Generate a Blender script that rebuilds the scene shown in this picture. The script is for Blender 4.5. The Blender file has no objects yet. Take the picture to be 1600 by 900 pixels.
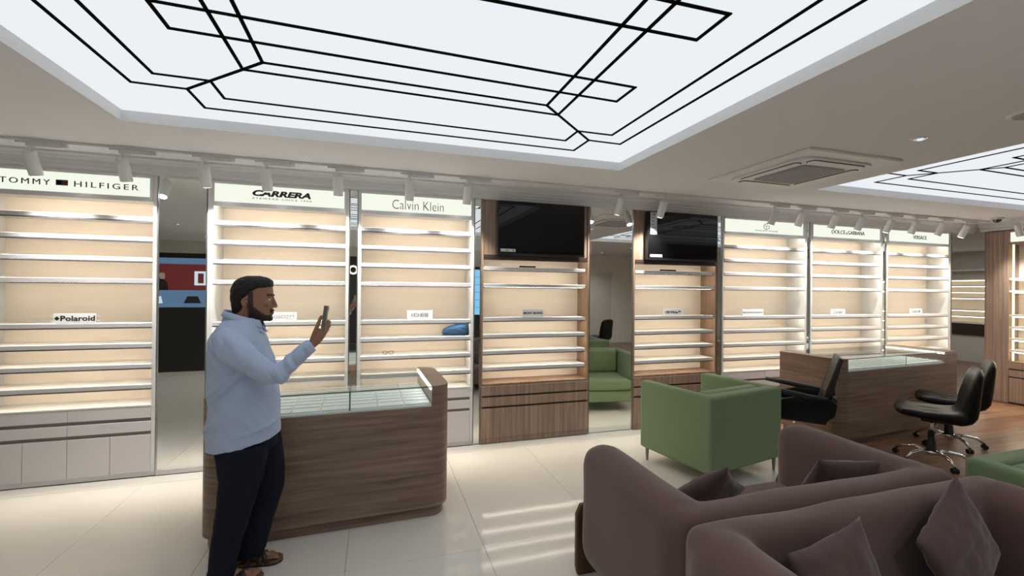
import bpy, bmesh, math, random
from mathutils import Vector, Matrix, noise
random.seed(7)
PI = math.pi
sc = bpy.context.scene
col = sc.collection

# ------------------------------------------------------------------ camera
cam_d = bpy.data.cameras.new('camera')
cam_d.sensor_fit = 'HORIZONTAL'
cam_d.sensor_width = 36.0
cam_d.lens = 15.5
cam_d.clip_start = 0.05
cam_d.clip_end = 100
cam = bpy.data.objects.new('camera', cam_d)
col.objects.link(cam)
R0 = Vector((0.95534195, -0.2953523, 0.00942191))      # image right axis in the world
D0 = Vector((0.00986186, 0.0, -0.99995137))            # image down axis
F0 = Vector((0.29533793, 0.95538841, 0.00291272))      # viewing direction
cam.matrix_world = Matrix(((R0.x, -D0.x, -F0.x, 0.0), (R0.y, -D0.y, -F0.y, -4.705),
                           (R0.z, -D0.z, -F0.z, 1.70), (0, 0, 0, 1)))
sc.camera = cam

# ------------------------------------------------------------------ world, exposure
w = bpy.data.worlds.new('world'); sc.world = w; w.use_nodes = True
w.node_tree.nodes['Background'].inputs[0].default_value = (0.6, 0.62, 0.66, 1)
w.node_tree.nodes['Background'].inputs[1].default_value = 0.05
sc.view_settings.view_transform = 'Standard'
sc.view_settings.look = 'None'
sc.view_settings.exposure = 0.3
sc.view_settings.gamma = 1.0
sc.view_settings.use_curve_mapping = False
sc.cycles.max_bounces = 8
sc.cycles.diffuse_bounces = 4
sc.cycles.glossy_bounces = 5
sc.cycles.transmission_bounces = 8
sc.cycles.transparent_max_bounces = 8
sc.cycles.sample_clamp_indirect = 4.0
sc.cycles.caustics_refractive = False
SPOT_W = 70.0
FILL_W = 60.0
PANEL_E = 0.82
LED_E = 21.0

# ------------------------------------------------------------------ materials
def _new(name):
    m = bpy.data.materials.new(name); m.use_nodes = True
    return m, m.node_tree, m.node_tree.nodes['Principled BSDF']
def mat(name, c, rough=0.5, metal=0.0, spec=0.5, emit=None, es=1.0, trans=0.0, bump=0.0, bscale=60, coat=0.0, alpha=1.0, sheen=0.0):
    m, nt, b = _new(name)
    b.inputs['Base Color'].default_value = (*c, 1)
    b.inputs['Roughness'].default_value = rough
    b.inputs['Metallic'].default_value = metal
    b.inputs['Specular IOR Level'].default_value = spec
    b.inputs['Transmission Weight'].default_value = trans
    b.inputs['Coat Weight'].default_value = coat
    b.inputs['Sheen Weight'].default_value = sheen
    if emit:
        b.inputs['Emission Color'].default_value = (*emit, 1)
        b.inputs['Emission Strength'].default_value = es
    if bump:
        n = nt.nodes.new('ShaderNodeTexNoise'); n.inputs['Scale'].default_value = bscale; n.inputs['Detail'].default_value = 4
        tc = nt.nodes.new('ShaderNodeTexCoord'); nt.links.new(tc.outputs['Object'], n.inputs['Vector'])
        bp = nt.nodes.new('ShaderNodeBump'); bp.inputs['Strength'].default_value = bump; bp.inputs['Distance'].default_value = 0.01
        nt.links.new(n.outputs['Fac'], bp.inputs['Height']); nt.links.new(bp.outputs['Normal'], b.inputs['Normal'])
    return m
def grain(name, c1, c2, scale, rough=0.45, c3=None, bump=0.05, spec=0.4, detail=6, lo=0.3, hi=0.7):
    """streaky noise: 'scale' stretches the noise, small number = long along that axis"""
    m, nt, b = _new(name)
    tc = nt.nodes.new('ShaderNodeTexCoord'); mp = nt.nodes.new('ShaderNodeMapping')
    mp.inputs['Scale'].default_value = scale
    nt.links.new(tc.outputs['Object'], mp.inputs['Vector'])
    n = nt.nodes.new('ShaderNodeTexNoise'); n.inputs['Scale'].default_value = 1.0; n.inputs['Detail'].default_value = detail
    n.inputs['Roughness'].default_value = 0.6; n.inputs['Distortion'].default_value = 0.35
    nt.links.new(mp.outputs['Vector'], n.inputs['Vector'])
    r = nt.nodes.new('ShaderNodeValToRGB')
    r.color_ramp.elements[0].position = lo; r.color_ramp.elements[0].color = (*c1, 1)
    r.color_ramp.elements[1].position = hi; r.color_ramp.elements[1].color = (*c2, 1)
    if c3:
        e = r.color_ramp.elements.new((lo + hi) / 2); e.color = (*c3, 1)
    nt.links.new(n.outputs['Fac'], r.inputs['Fac']); nt.links.new(r.outputs['Color'], b.inputs['Base Color'])
    b.inputs['Roughness'].default_value = rough; b.inputs['Specular IOR Level'].default_value = spec
    if bump:
        bp = nt.nodes.new('ShaderNodeBump'); bp.inputs['Strength'].default_value = bump; bp.inputs['Distance'].default_value = 0.005
        nt.links.new(n.outputs['Fac'], bp.inputs['Height']); nt.links.new(bp.outputs['Normal'], b.inputs['Normal'])
    return m
M = {}
M['ceil'] = mat('ceiling_paint', (0.79, 0.79, 0.81), 0.85, spec=0.2)
M['wall'] = mat('cream_wall_paint', (0.76, 0.74, 0.67), 0.8, spec=0.2)
M['mould'] = mat('grey_moulding_paint', (0.74, 0.75, 0.77), 0.45)
M['panel'] = mat('light_membrane', (0.0, 0.0, 0.0), 0.9, spec=0, emit=(0.83, 0.87, 0.90), es=PANEL_E)
M['strip'] = mat('black_strip', (0.008, 0.008, 0.008), 0.9, spec=0.0)
M['track'] = mat('white_track', (0.74, 0.74, 0.76), 0.45)
M['lampbody'] = mat('lamp_housing', (0.80, 0.80, 0.81), 0.4)
M['lens'] = mat('lamp_lens', (0.8, 0.8, 0.8), 0.3, emit=(1, 0.98, 0.93), es=8)
M['lam'] = mat('white_laminate', (0.72, 0.69, 0.70), 0.4)
M['frame'] = mat('white_frame', (0.78, 0.78, 0.78), 0.35)
M['alu'] = mat('satin_aluminium', (0.74, 0.74, 0.76), 0.35, metal=0.35)
M['lip'] = mat('dark_lip', (0.12, 0.12, 0.15), 0.4, metal=0.5)
M['gap'] = mat('grey_channel', (0.26, 0.24, 0.24), 0.5)
M['shelf'] = mat('white_shelf', (0.80, 0.79, 0.76), 0.3)
M['back'] = grain('cream_back_panel', (0.80, 0.71, 0.60), (0.85, 0.77, 0.67), (1.2, 1.2, 30), 0.5, bump=0.0)
M['led'] = mat('warm_led', (0.9, 0.9, 0.9), 0.5, emit=(1.0, 0.87, 0.70), es=LED_E)
M['ledfar'] = mat('far_led', (0.9, 0.9, 0.9), 0.5, emit=(1.0, 0.87, 0.66), es=4)
M['ledw'] = mat('bright_led', (0.9, 0.9, 0.9), 0.5, emit=(1.0, 0.86, 0.42), es=1.6)
M['signp'] = mat('sign_panel_light', (0.0, 0.0, 0.0), 0.4, spec=0.2, emit=(0.88, 0.92, 0.80), es=0.84)
M['black'] = mat('black_letter', (0.01, 0.01, 0.012), 0.4)
M['grey'] = mat('grey_letter', (0.35, 0.35, 0.33), 0.5)
M['dkgrey'] = mat('dark_grey_letter', (0.06, 0.06, 0.065), 0.5)
M['mirror'] = mat('mirror_glass', (0.80, 0.82, 0.80), 0.01, metal=1.0)
M['mframe'] = mat('mirror_edge', (0.55, 0.55, 0.54), 0.2, metal=0.9)
M['woodh'] = grain('walnut_horizontal', (0.150, 0.096, 0.070), (0.335, 0.238, 0.182), (1.3, 1.3, 30), 0.42, c3=(0.240, 0.163, 0.122))
M['woodv'] = grain('walnut_vertical', (0.195, 0.128, 0.094), (0.375, 0.275, 0.215), (34, 34, 0.9), 0.42, c3=(0.275, 0.192, 0.145))
M['woodw'] = grain('walnut_warm', (0.20, 0.125, 0.082), (0.33, 0.225, 0.158), (30, 30, 0.9), 0.42)
M['darkwood'] = mat('dark_wood_edge', (0.045, 0.03, 0.025), 0.4)
M['footwood'] = grain('foot_wood', (0.06, 0.03, 0.015), (0.14, 0.075, 0.035), (10, 10, 2), 0.35)
M['tile'] = grain('polished_cream_tile', (0.72, 0.69, 0.63), (0.77, 0.74, 0.68), (0.8, 0.8, 1), 0.08, bump=0.0, spec=0.55)
M['grout'] = mat('grout', (0.50, 0.475, 0.43), 0.8)
M['plank'] = [grain('floor_plank_%s' % n, a, b, (1.6, 22, 10), 0.3, bump=0.05) for n, a, b in
              (('red', (0.17, 0.070, 0.032), (0.33, 0.165, 0.088)), ('brown', (0.12, 0.065, 0.038), (0.27, 0.155, 0.092)), ('gold', (0.20, 0.105, 0.055), (0.36, 0.22, 0.135)))]
M['tvscreen'] = mat('tv_glass', (0.004, 0.004, 0.005), 0.03, spec=0.3)
M['tvbody'] = mat('tv_plastic', (0.012, 0.012, 0.012), 0.3)
M['card'] = mat('acrylic_card', (0.93, 0.94, 0.95), 0.25)
M['sticker'] = mat('sticker_paper', (0.72, 0.74, 0.70), 0.5)
M['stickergrey'] = mat('sticker_grey', (0.42, 0.45, 0.50), 0.5)
M['green'] = mat('green_upholstery', (0.195, 0.275, 0.145), 0.9, spec=0.15, bump=0.35, bscale=260, sheen=0.25)
M['steel'] = mat('brushed_leg', (0.25, 0.24, 0.22), 0.35, metal=0.9)
M['brown'] = mat('brown_upholstery', (0.125, 0.076, 0.068), 0.88, spec=0.12, bump=0.12, bscale=300, sheen=0.3)
M['cushion'] = mat('brown_cushion_cloth', (0.10, 0.064, 0.06), 0.85, spec=0.15, bump=0.25, bscale=25, sheen=0.3)
M['leather'] = mat('black_leatherette', (0.004, 0.005, 0.005), 0.36, spec=0.25, bump=0.05, bscale=200)
M['blackpl'] = mat('black_plastic', (0.01, 0.01, 0.01), 0.45)
M['chrome'] = mat('chrome', (0.86, 0.86, 0.86), 0.08, metal=1.0)
M['glass'] = None
def glassmat(name, tint, a=0.12):
    m = bpy.data.materials.new(name); m.use_nodes = True; nt = m.node_tree
    for n in list(nt.nodes): nt.nodes.remove(n)
    o = nt.nodes.new('ShaderNodeOutputMaterial'); mx = nt.nodes.new('ShaderNodeMixShader')
    t = nt.nodes.new('ShaderNodeBsdfTransparent'); g = nt.nodes.new('ShaderNodeBsdfGlossy'); lw = nt.nodes.new('ShaderNodeLayerWeight'); pw = nt.nodes.new('ShaderNodeMath'); pw.operation = 'POWER'; f = nt.nodes.new('ShaderNodeMath'); f.operation = 'MULTIPLY_ADD'
    t.inputs[0].default_value = (*tint, 1); g.inputs['Roughness'].default_value = 0.02; lw.inputs['Blend'].default_value = 0.5; pw.inputs[1].default_value = 5.0; f.inputs[1].default_value = 0.92; f.inputs[2].default_value = 0.04
    nt.links.new(lw.outputs['Facing'], pw.inputs[0]); nt.links.new(pw.outputs[0], f.inputs[0])
    nt.links.new(f.outputs[0], mx.inputs[0]); nt.links.new(t.outputs[0], mx.inputs[1]); nt.links.new(g.outputs[0], mx.inputs[2])
    nt.links.new(mx.outputs[0], o.inputs[0])
    return m
M['glass'] = glassmat('counter_glass', (0.975, 0.992, 0.985))
M['glassedge'] = mat('green_glass_edge', (0.03, 0.10, 0.075), 0.15)
M['tray'] = mat('display_tray_white', (0.90, 0.94, 0.93), 0.4)
M['trayline'] = mat('tray_divider', (0.82, 0.87, 0.86), 0.4)
M['counterled'] = mat('counter_led', (0.9, 0.9, 0.9), 0.5, emit=(0.93, 1.0, 0.93), es=7)
M['skin'] = None
M['shirt'] = mat('blue_shirt_cotton', (0.45, 0.55, 0.75), 0.85, spec=0.15, bump=0.1, bscale=300, sheen=0.1)
M['navy'] = mat('navy_trousers', (0.008, 0.011, 0.022), 0.85, spec=0.2)
M['hair'] = mat('black_hair', (0.008, 0.006, 0.005), 0.55, spec=0.4, bump=0.6, bscale=180)
M['sandal'] = mat('sandal_leather', (0.035, 0.022, 0.016), 0.5)
M['sole'] = mat('sandal_sole', (0.17, 0.10, 0.065), 0.6)
M['phone'] = mat('phone_black', (0.01, 0.01, 0.01), 0.15)
M['phoneedge'] = mat('phone_metal_frame', (0.60, 0.55, 0.46), 0.25, metal=0.9)
M['eye'] = mat('eye_white', (0.7, 0.66, 0.6), 0.2)
M['iris'] = mat('eye_iris', (0.03, 0.015, 0.01), 0.1)
M['blue'] = mat('dark_blue_cloth', (0.010, 0.06, 0.15), 0.75, bump=0.5, bscale=30)
M['acplastic'] = mat('ac_plastic', (0.82, 0.82, 0.83), 0.5)
M['acgrille'] = mat('ac_grille_grey', (0.34, 0.34, 0.37), 0.6)

# ------------------------------------------------------------------ helpers
def tag(o, label=None, cat=None, group=None, kind=None):
    if label: o['label'] = label
    if cat: o['category'] = cat
    if group: o['group'] = group
    if kind: o['kind'] = kind
    return o
def thing(name, label, cat, loc=(0, 0, 0), rz=0, group=None):
    o = bpy.data.objects.new(name, None); col.objects.link(o)
    o.empty_display_size = 0.1
    o.location = loc; o.rotation_euler = (0, 0, rz)
    return tag(o, label, cat, group)
def obj(name, bm, m, parent=None, smooth=False, loc=(0, 0, 0), rot=(0, 0, 0)):
    me = bpy.data.meshes.new(name)
    bm.to_mesh(me); bm.free()
    if m: me.materials.append(m)
    if smooth:
        me.polygons.foreach_set('use_smooth', [True] * len(me.polygons))
    o = bpy.data.objects.new(name, me); col.objects.link(o)
    o.location = loc; o.rotation_euler = rot
    if parent: o.parent = parent
    return o
def copy_tree(o, parent=None):
    c = o.copy(); col.objects.link(c)
    if parent: c.parent = parent
    for ch in o.children: copy_tree(ch, c)
    return c
def add_box(bm, x0, x1, y0, y1, z0, z1):
    v = [bm.verts.new(p) for p in ((x0, y0, z0), (x1, y0, z0), (x1, y1, z0), (x0, y1, z0), (x0, y0, z1), (x1, y0, z1), (x1, y1, z1), (x0, y1, z1))]
    fs = [bm.faces.new([v[i] for i in f]) for f in ((0, 3, 2, 1), (4, 5, 6, 7), (0, 1, 5, 4), (1, 2, 6, 5), (2, 3, 7, 6), (3, 0, 4, 7))]
    return v, fs
def box(x0, x1, y0, y1, z0, z1, bev=0, seg=2):
    bm = bmesh.new(); add_box(bm, min(x0, x1), max(x0, x1), min(y0, y1), max(y0, y1), min(z0, z1), max(z0, z1))
    if bev: bmesh.ops.bevel(bm, geom=bm.edges[:], offset=bev, segments=seg, profile=0.5, affect='EDGES')
    return bm
def O(name, m, parent, x0, x1, y0, y1, z0, z1, bev=0, seg=2, smooth=False):
    return obj(name, box(x0, x1, y0, y1, z0, z1, bev, seg), m, parent, smooth)
def add_tube(bm, pts, radii, seg=10, cap=True):
    """tube through 3-D points with a radius per point"""
    pts = [Vector(p) for p in pts]
    if not isinstance(radii, (list, tuple)): radii = [radii] * len(pts)
    rings = []; prev = None
    for i, p in enumerate(pts):
        t = (pts[min(i + 1, len(pts) - 1)] - pts[max(i - 1, 0)]).normalized()
        if prev is None:
            a = Vector((0, 0, 1)) if abs(t.z) < 0.9 else Vector((1, 0, 0))
            u = t.cross(a).normalized()
        else:
            u = (prev - t * prev.dot(t)).normalized()
        prev = u; v = t.cross(u)
        r = radii[i]
        rings.append([bm.verts.new(p + (u * math.cos(2 * PI * k / seg) + v * math.sin(2 * PI * k / seg)) * r) for k in range(seg)])
    for a, b in zip(rings, rings[1:]):
        for k in range(seg): bm.faces.new((a[k], a[(k + 1) % seg], b[(k + 1) % seg], b[k]))
    if cap:
        bm.faces.new(list(reversed(rings[0]))); bm.faces.new(rings[-1])
def tube(pts, r, seg=10):
    bm = bmesh.new(); add_tube(bm, pts, r, seg); return bm
def add_capsule(bm, p0, p1, r0, r1, seg=16):
    p0 = Vector(p0); p1 = Vector(p1); d = (p1 - p0).normalized()
    pts = []; rr = []
    for k in range(5):
        a = PI / 2 * k / 4; pts.append(p0 - d * r0 * math.cos(a)); rr.append(max(r0 * math.sin(a), 0.0004))
    for k in range(5):
        a = PI / 2 * k / 4; pts.append(p1 + d * r1 * math.sin(a)); rr.append(max(r1 * math.cos(a), 0.0004))
    add_tube(bm, pts, rr, seg)
def add_ellipsoid(bm, c, r, seg=20, rot=None):
    mt = Matrix.Translation(c) @ (rot.to_4x4() if rot else Matrix.Identity(4)) @ Matrix.Diagonal((*r, 1))
    bmesh.ops.create_uvsphere(bm, u_segments=seg, v_segments=seg // 2 + 2, radius=1.0, matrix=mt)
def add_loft(bm, rings, seg=32, sq=2.3, cap=True):
    """rings: (z, xback, xfront, ycentre, half width, tilt) superellipse sections, tilt lifts the front"""
    vs = []
    for r in rings:
        z, xb, xf, yc, hy = r[:5]; tilt = r[5] if len(r) > 5 else 0
        xc = (xb + xf) / 2; hx = (xf - xb) / 2; row = []
        for k in range(seg):
            a = 2 * PI * k / seg; c = math.cos(a); s = math.sin(a)
            x = hx * math.copysign(abs(c) ** (2 / sq), c); y = hy * math.copysign(abs(s) ** (2 / sq), s)
            row.append(bm.verts.new((xc + x, yc + y, z + tilt * x)))
        vs.append(row)
    for a, b in zip(vs, vs[1:]):
        for k in range(seg):
            q = (a[k], a[(k + 1) % seg], b[(k + 1) % seg], b[k]); bm.faces.new(q)
    if cap:
        bm.faces.new(list(reversed(vs[0]))); bm.faces.new(vs[-1])
    return vs
def add_prism(bm, poly, axis, a, b):
    """closed polygon of 2-D points extruded along an axis ('x': points are (y,z); 'y': (x,z); 'z': (x,y))"""
    def P(u, v, t): return {'x': (t, u, v), 'y': (u, t, v), 'z': (u, v, t)}[axis]
    A = [bm.verts.new(P(u, v, a)) for u, v in poly]; B = [bm.verts.new(P(u, v, b)) for u, v in poly]
    n = len(poly)
    for k in range(n): bm.faces.new((A[k], A[(k + 1) % n], B[(k + 1) % n], B[k]))
    bm.faces.new(A[::-1]); bm.faces.new(B)
    bmesh.ops.recalc_face_normals(bm, faces=bm.faces[:])
def prism(poly, axis, a, b, bev=0, seg=2):
    bm = bmesh.new(); add_prism(bm, poly, axis, a, b)
    if bev: bmesh.ops.bevel(bm, geom=bm.edges[:], offset=bev, segments=seg, profile=0.5, affect='EDGES')
    return bm
def rrect(x0, x1, y0, y1, r, n=6, corners=(1, 1, 1, 1)):
    """plan outline with rounded corners, order: (x1,y1) (x0,y1) (x0,y0) (x1,y0)"""
    out = []
    for i, (cx, cy, a0) in enumerate(((x1, y1, 0), (x0, y1, 90), (x0, y0, 180), (x1, y0, 270))):
        if not corners[i]:
            out.append((cx, cy)); continue
        ox = cx - r * (1 if cx == x1 else -1); oy = cy - r * (1 if cy == y1 else -1)
        for k in range(n + 1):
            a = math.radians(a0 + 90 * k / n); out.append((ox + r * math.cos(a), oy + r * math.sin(a)))
    return out
def disc_bm(c, r, z0, z1, seg=24):
    bm = bmesh.new(); add_tube(bm, [(c[0], c[1], z0), (c[0], c[1], z1)], r, seg); return bm
def evaluated(o):
    dg = bpy.context.evaluated_depsgraph_get(); dg.update()
    return bpy.data.meshes.new_from_object(o.evaluated_get(dg))
def fuse(bm, voxel, smooth_it=4, factor=0.5):
    """overlapping closed pieces -> one continuous skin"""
    me = bpy.data.meshes.new('tmp'); bm.to_mesh(me); bm.free()
    o = bpy.data.objects.new('tmp', me); col.objects.link(o)
    r = o.modifiers.new('r', 'REMESH'); r.mode = 'VOXEL'; r.voxel_size = voxel; r.use_smooth_shade = True
    if smooth_it:
        s = o.modifiers.new('s', 'SMOOTH'); s.iterations = smooth_it; s.factor = factor
    m2 = evaluated(o)
    bpy.data.objects.remove(o); bpy.data.meshes.remove(me)
    b2 = bmesh.new(); b2.from_mesh(m2); bpy.data.meshes.remove(m2)
    return b2
def text_bm(s, x0, x1, z0, z1, y, ex=0.002, bold=0.0, shear=0.0, spacing=1.0, thick_y=True):
    """lettering fitted to a box in the XZ plane, facing -y"""
    c = bpy.data.curves.new('t', 'FONT'); c.body = s; c.size = 1.0; c.extrude = 0.5; c.offset = bold; c.shear = shear
    c.space_character = spacing; c.resolution_u = 3
    o = bpy.data.objects.new('t', c); col.objects.link(o)
    me = evaluated(o); bpy.data.objects.remove(o); bpy.data.curves.remove(c)
    bm = bmesh.new(); bm.from_mesh(me); bpy.data.meshes.remove(me)
    xs = [v.co.x for v in bm.verts]; ys = [v.co.y for v in bm.verts]
    a, b, c_, d = min(xs), max(xs), min(ys), max(ys)
    for v in bm.verts:
        X = x0 + (v.co.x - a) / (b - a) * (x1 - x0); Z = z0 + (v.co.y - c_) / (d - c_) * (z1 - z0)
        v.co = Vector((X, y - v.co.z * ex * 2, Z))
    bmesh.ops.recalc_face_normals(bm, faces=bm.faces[:])
    return bm

# ------------------------------------------------------------------ structure
CZ = 2.82
XL, XR, YB = -5.2, 9.7, -8.0
fl = obj('floor', box(XL, 16, YB, 4.5, -0.12, -0.008), M['grout']); tag(fl, kind='structure')
tile_mesh = None
TW, TL = 0.86, 1.72
for i in range(-6, 6):
    for j in range(-5, 1):
        x0 = -0.16 + i * TW; y0 = -1.89 + j * TL
        x1 = x0 + TW; y1 = y0 + TL
        if x0 < XL - 0.5 or x0 >= 4.0: continue
        X0, X1, Y0, Y1 = max(x0, XL), min(x1, 4.05), max(y0, YB), min(y1, 0.35 if j == 0 else y1)
        if X1 - X0 < 0.05 or Y1 - Y0 < 0.05: continue
        full = abs(X1 - X0 - TW) < 1e-4 and abs(Y1 - Y0 - TL) < 1e-4
        if full and tile_mesh:
            o = bpy.data.objects.new('tile', tile_mesh); col.objects.link(o); o.parent = fl; o.location = (X0, Y0, 0)
        else:
            o = obj('tile', box(0.001, X1 - X0 - 0.001, 0.001, Y1 - Y0 - 0.001, -0.008, 0, 0.0008, 1), M['tile'], fl, loc=(X0, Y0, 0))
            if full: tile_mesh = o.data
for j in range(1):
    O('tile', M['tile'], fl, XL, 4.05, -0.168, 0.35, -0.0079, -0.0002)
# wood planks to the right, nearest rows one by one
PW = 0.17
row = 0; y = 0.30
while y > -4.2:
    x = 4.053 - random.random() * 0.9
    while x < XR + 0.2:
        L = random.uniform(1.0, 1.5); a = max(x, 4.053); b = min(x + L, 9.95)
        if b - a > 0.08:
            obj('plank', box(a + 0.001, b - 0.001, y - PW + 0.001, y - 0.001, -0.008, random.uniform(-0.0008, 0.0), 0.0008, 1), random.choice(M['plank']), fl)
        x += L
    y -= PW
O('plank_field', M['plank'][1], fl, 4.053, 9.95, YB, y, -0.008, -0.0002)['kind'] = 'stuff'
O('plank_field', M['plank'][1], fl, 8.85, 15.9, 0.301, 4.4, -0.008, -0.0002)['kind'] = 'stuff'

# ceiling slab with two openings for the light trays
TR = [(-1.66, 2.17, -4.36, -1.06), (4.59, 8.42, -4.38, -1.08)]
bm = bmesh.new()
def cb(x0, x1, y0, y1): add_box(bm, x0, x1, y0, y1, CZ, CZ + 0.075)
cb(XL, 16, -1.06, 4.5); cb(XL, 16, YB, -4.38); cb(XL, TR[0][0], -4.38, -1.06); cb(TR[0][1], TR[1][0], -4.38, -1.06); cb(TR[1][1], 16, -4.38, -1.06)
cb(TR[0][0], TR[0][1], -4.38, -4.36); cb(TR[1][0], TR[1][1], -1.08, -1.06)
cl = obj('ceiling', bm, M['ceil']); tag(cl, kind='structure')
tag(O('ceiling_slab', M['ceil'], None, XL, 16, YB, 4.5, CZ + 0.11, CZ + 0.2), kind='structure')
tag(O('wall_front', M['wall'], None, XL, 8.86, 0.32, 0.42, 0, CZ), kind='structure')
tag(O('wall_left', M['wall'], None, XL - 0.1, XL, YB, 0.42, 0, CZ), kind='structure')
tag(O('wall_back', M['wall'], None, XL, 9.75, YB - 0.1, YB, 0, CZ), kind='structure')
tag(O('wall_right', M['wall'], None, XR, XR + 0.1, YB, -0.10, 0, CZ), kind='structure')
tag(O('wall_annex_side', M['wall'], None, 8.80, 8.86, 0.42, 4.5, 0, CZ), kind='structure')
tag(O('wall_annex_back', M['wall'], None, 8.86, 16, 4.4, 4.5, 0, CZ), kind='structure')
tag(O('wall_annex_right', M['wall'], None, 15.35, 15.45, -0.10, 4.5, 0, CZ), kind='structure')
tag(O('wall_annex_front', M['wall'], None, 9.8, 15.4, -0.2, -0.1, 0, CZ), kind='structure')
# crown moulding (grooved) above the cabinets
prof = [(0.30, 2.685), (-0.02, 2.685), (-0.02, 2.703), (-0.030, 2.710), (-0.034, 2.738), (-0.046, 2.741), (-0.050, 2.768), (-0.072, 2.772), (-0.085, 2.795), (-0.108, 2.800), (-0.108, CZ), (0.30, CZ)]
tr = obj('trim_1', prism(prof, 'x', XL, 9.39), M['mould']); tag(tr, kind='structure')
prof2 = [(9.7 - 0.0, 2.70), (9.38, 2.70), (9.38, 2.715), (9.36, 2.72), (9.36, 2.74), (9.335, 2.75), (9.335, 2.775), (9.31, 2.785), (9.31, CZ), (9.7, CZ)]
tr = obj('trim_2', prism(prof2, 'y', -8.0, -0.11), M['mould']); tag(tr, kind='structure')
# a door in the wall behind the camera (seen in the mirrors)
dr = obj('door_1', box(6.2, 7.3, YB, YB + 0.03, 0, 2.25), mat('door_paint', (0.60, 0.58, 0.52), 0.6)); tag(dr, kind='structure')
O('door_frame', M['mould'], dr, 6.14, 6.2, YB, YB + 0.05, 0, 2.31); O('door_frame', M['mould'], dr, 7.3, 7.36, YB, YB + 0.05, 0, 2.31)
O('door_frame', M['mould'], dr, 6.2, 7.3, YB, YB + 0.05, 2.25, 2.31)
O('door_handle', M['chrome'], dr, 6.28, 6.42, YB + 0.05, YB + 0.07, 1.0, 1.02)

# ------------------------------------------------------------------ ceiling light trays
PAT = [  # polylines of the black inlay on the first tray
    [(-1.384, -2.70), (-1.384, -1.576), (-1.103, -1.573), (-1.103, -1.280), (1.610, -1.250), (1.612, -1.525), (1.897, -1.522), (1.897, -2.70)],
    [(-1.210, -2.70), (-1.210, -1.741), (-0.930, -1.740), (-0.930, -1.490), (1.440, -1.457), (1.441, -1.684), (1.727, -1.686), (1.727, -2.70)],
    [(-1.103, -1.573), (-0.588, -2.070)], [(1.612, -1.525), (1.049, -2.040)],
    [(-0.710, -2.70), (-0.710, -1.950), (1.178, -1.917), (1.178, -2.70)],
    [(-0.586, -2.70), (-0.588, -2.070), (1.049, -2.040), (1.050, -2.70)],
    [(-0.925, -2.495), (-0.927, -2.285), (1.445, -2.234), (1.447, -2.440), (-0.925, -2.495)],
]
def tray_light(name, label, dx, dy, x0, x1, y0, y1):
    t = thing(name, label, 'ceiling light', ((x0 + x1) / 2, (y0 + y1) / 2, CZ + 0.1), 0, 'geometric ceiling light trays')
    cx, cy, cz = t.location
    O('diffuser', M['panel'], t, x0 - cx - 0.05, x1 - cx + 0.05, y0 - cy - 0.05, y1 - cy + 0.05, -0.022, -0.005)
    def seg(p, q, hw=0.0085):
        p = Vector(p); q = Vector(q); d = (q - p).normalized(); n = Vector((-d.y, d.x)) * hw; e = d * hw
        pts = [p - e + n, p - e - n, q + e - n, q + e + n]
        bmx = bmesh.new(); add_prism(bmx, [(a.x, a.y) for a in pts], 'z', -0.0285, -0.0225)
        obj('inlay_strip', bmx, M['strip'], t)
    yc = -2.70
    for pl in PAT:
        for a, b in zip(pl, pl[1:]):
            for s in (0, 1):
                f = (lambda p: (p[0] + dx - cx, (p[1] if s == 0 else 2 * yc - p[1]) + dy - cy))
                seg(f(a), f(b))
    return t
tray_light('ceiling_light_tray', 'large recessed luminous ceiling tray with black geometric lines above the man', 0, 0, *TR[0])
tray_light('ceiling_light_tray', 'recessed luminous ceiling tray with black lines at right beyond the air conditioner', 6.253, -0.03, *TR[1])

# ------------------------------------------------------------------ track lights
tk = obj('lighting_track', box(-5.1, 8.93, -0.40, -0.365, CZ - 0.022, CZ, 0.003, 1), M['track'])
tag(tk, 'long white lighting track on the ceiling along the display wall', 'track')
tk2 = obj('lighting_track', box(8.96, 8.995, -7.9, -0.365, CZ - 0.022, CZ, 0.003, 1), M['track'])
tag(tk2, 'white lighting track turning away over the wooden cabinet at right', 'track')
tag(O('track_corner', M['track'], None, 8.931, 8.959, -0.42, -0.36, CZ - 0.024, CZ), 'small white corner connector joining the two lighting tracks', 'connector')
def spot_head(first_mesh={}):
    t = thing('track_spotlight', 'x', 'spotlight')
    O('adapter', M['track'], t, -0.05, 0.165, -0.018, 0.018, -0.060, -0.0225, 0.004, 1)
    O('adapter_tab', M['track'], t, -0.115, -0.0505, -0.012, 0.012, -0.036, -0.0225, 0.002, 1); O('adapter_tab', M['track'], t, 0.1655, 0.20, -0.012, 0.012, -0.052, -0.0225, 0.002, 1)
    obj('stem', tube([(-0.03, 0, -0.056), (-0.03, 0, -0.10)], 0.009, 8), M['track'], t)
    h = bpy.data.objects.new('lamp_head', None)
    TI = math.radians(27)
    bm = bmesh.new()
    d = Vector((0, math.sin(TI), -math.cos(TI))); p0 = Vector((-0.03, -0.012, -0.095))
    add_tube(bm, [p0, p0 + d * 0.006, p0 + d * 0.185, p0 + d * 0.188], [0.038, 0.0425, 0.0425, 0.040], 24)
    hd = obj('lamp_head', bm, M['lampbody'], t, True)
    for f in hd.data.polygons:
        if len(f.vertices) > 4: f.use_smooth = False
    bm = bmesh.new(); add_tube(bm, [p0 + d * 0.1882, p0 + d * 0.191], 0.033, 20)
    obj('lens', bm, M['lens'], hd)
    return t, p0, d
sp, p0, dd = spot_head()
lamp = bpy.data.lights.new('spot', 'SPOT'); lamp.energy = SPOT_W; lamp.spot_size = math.radians(85); lamp.spot_blend = 1.0; lamp.shadow_soft_size = 0.035
lamp.color = (1.0, 0.95, 0.87)
lo = bpy.data.objects.new('lamp_beam', lamp); col.objects.link(lo); lo.parent = sp
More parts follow.
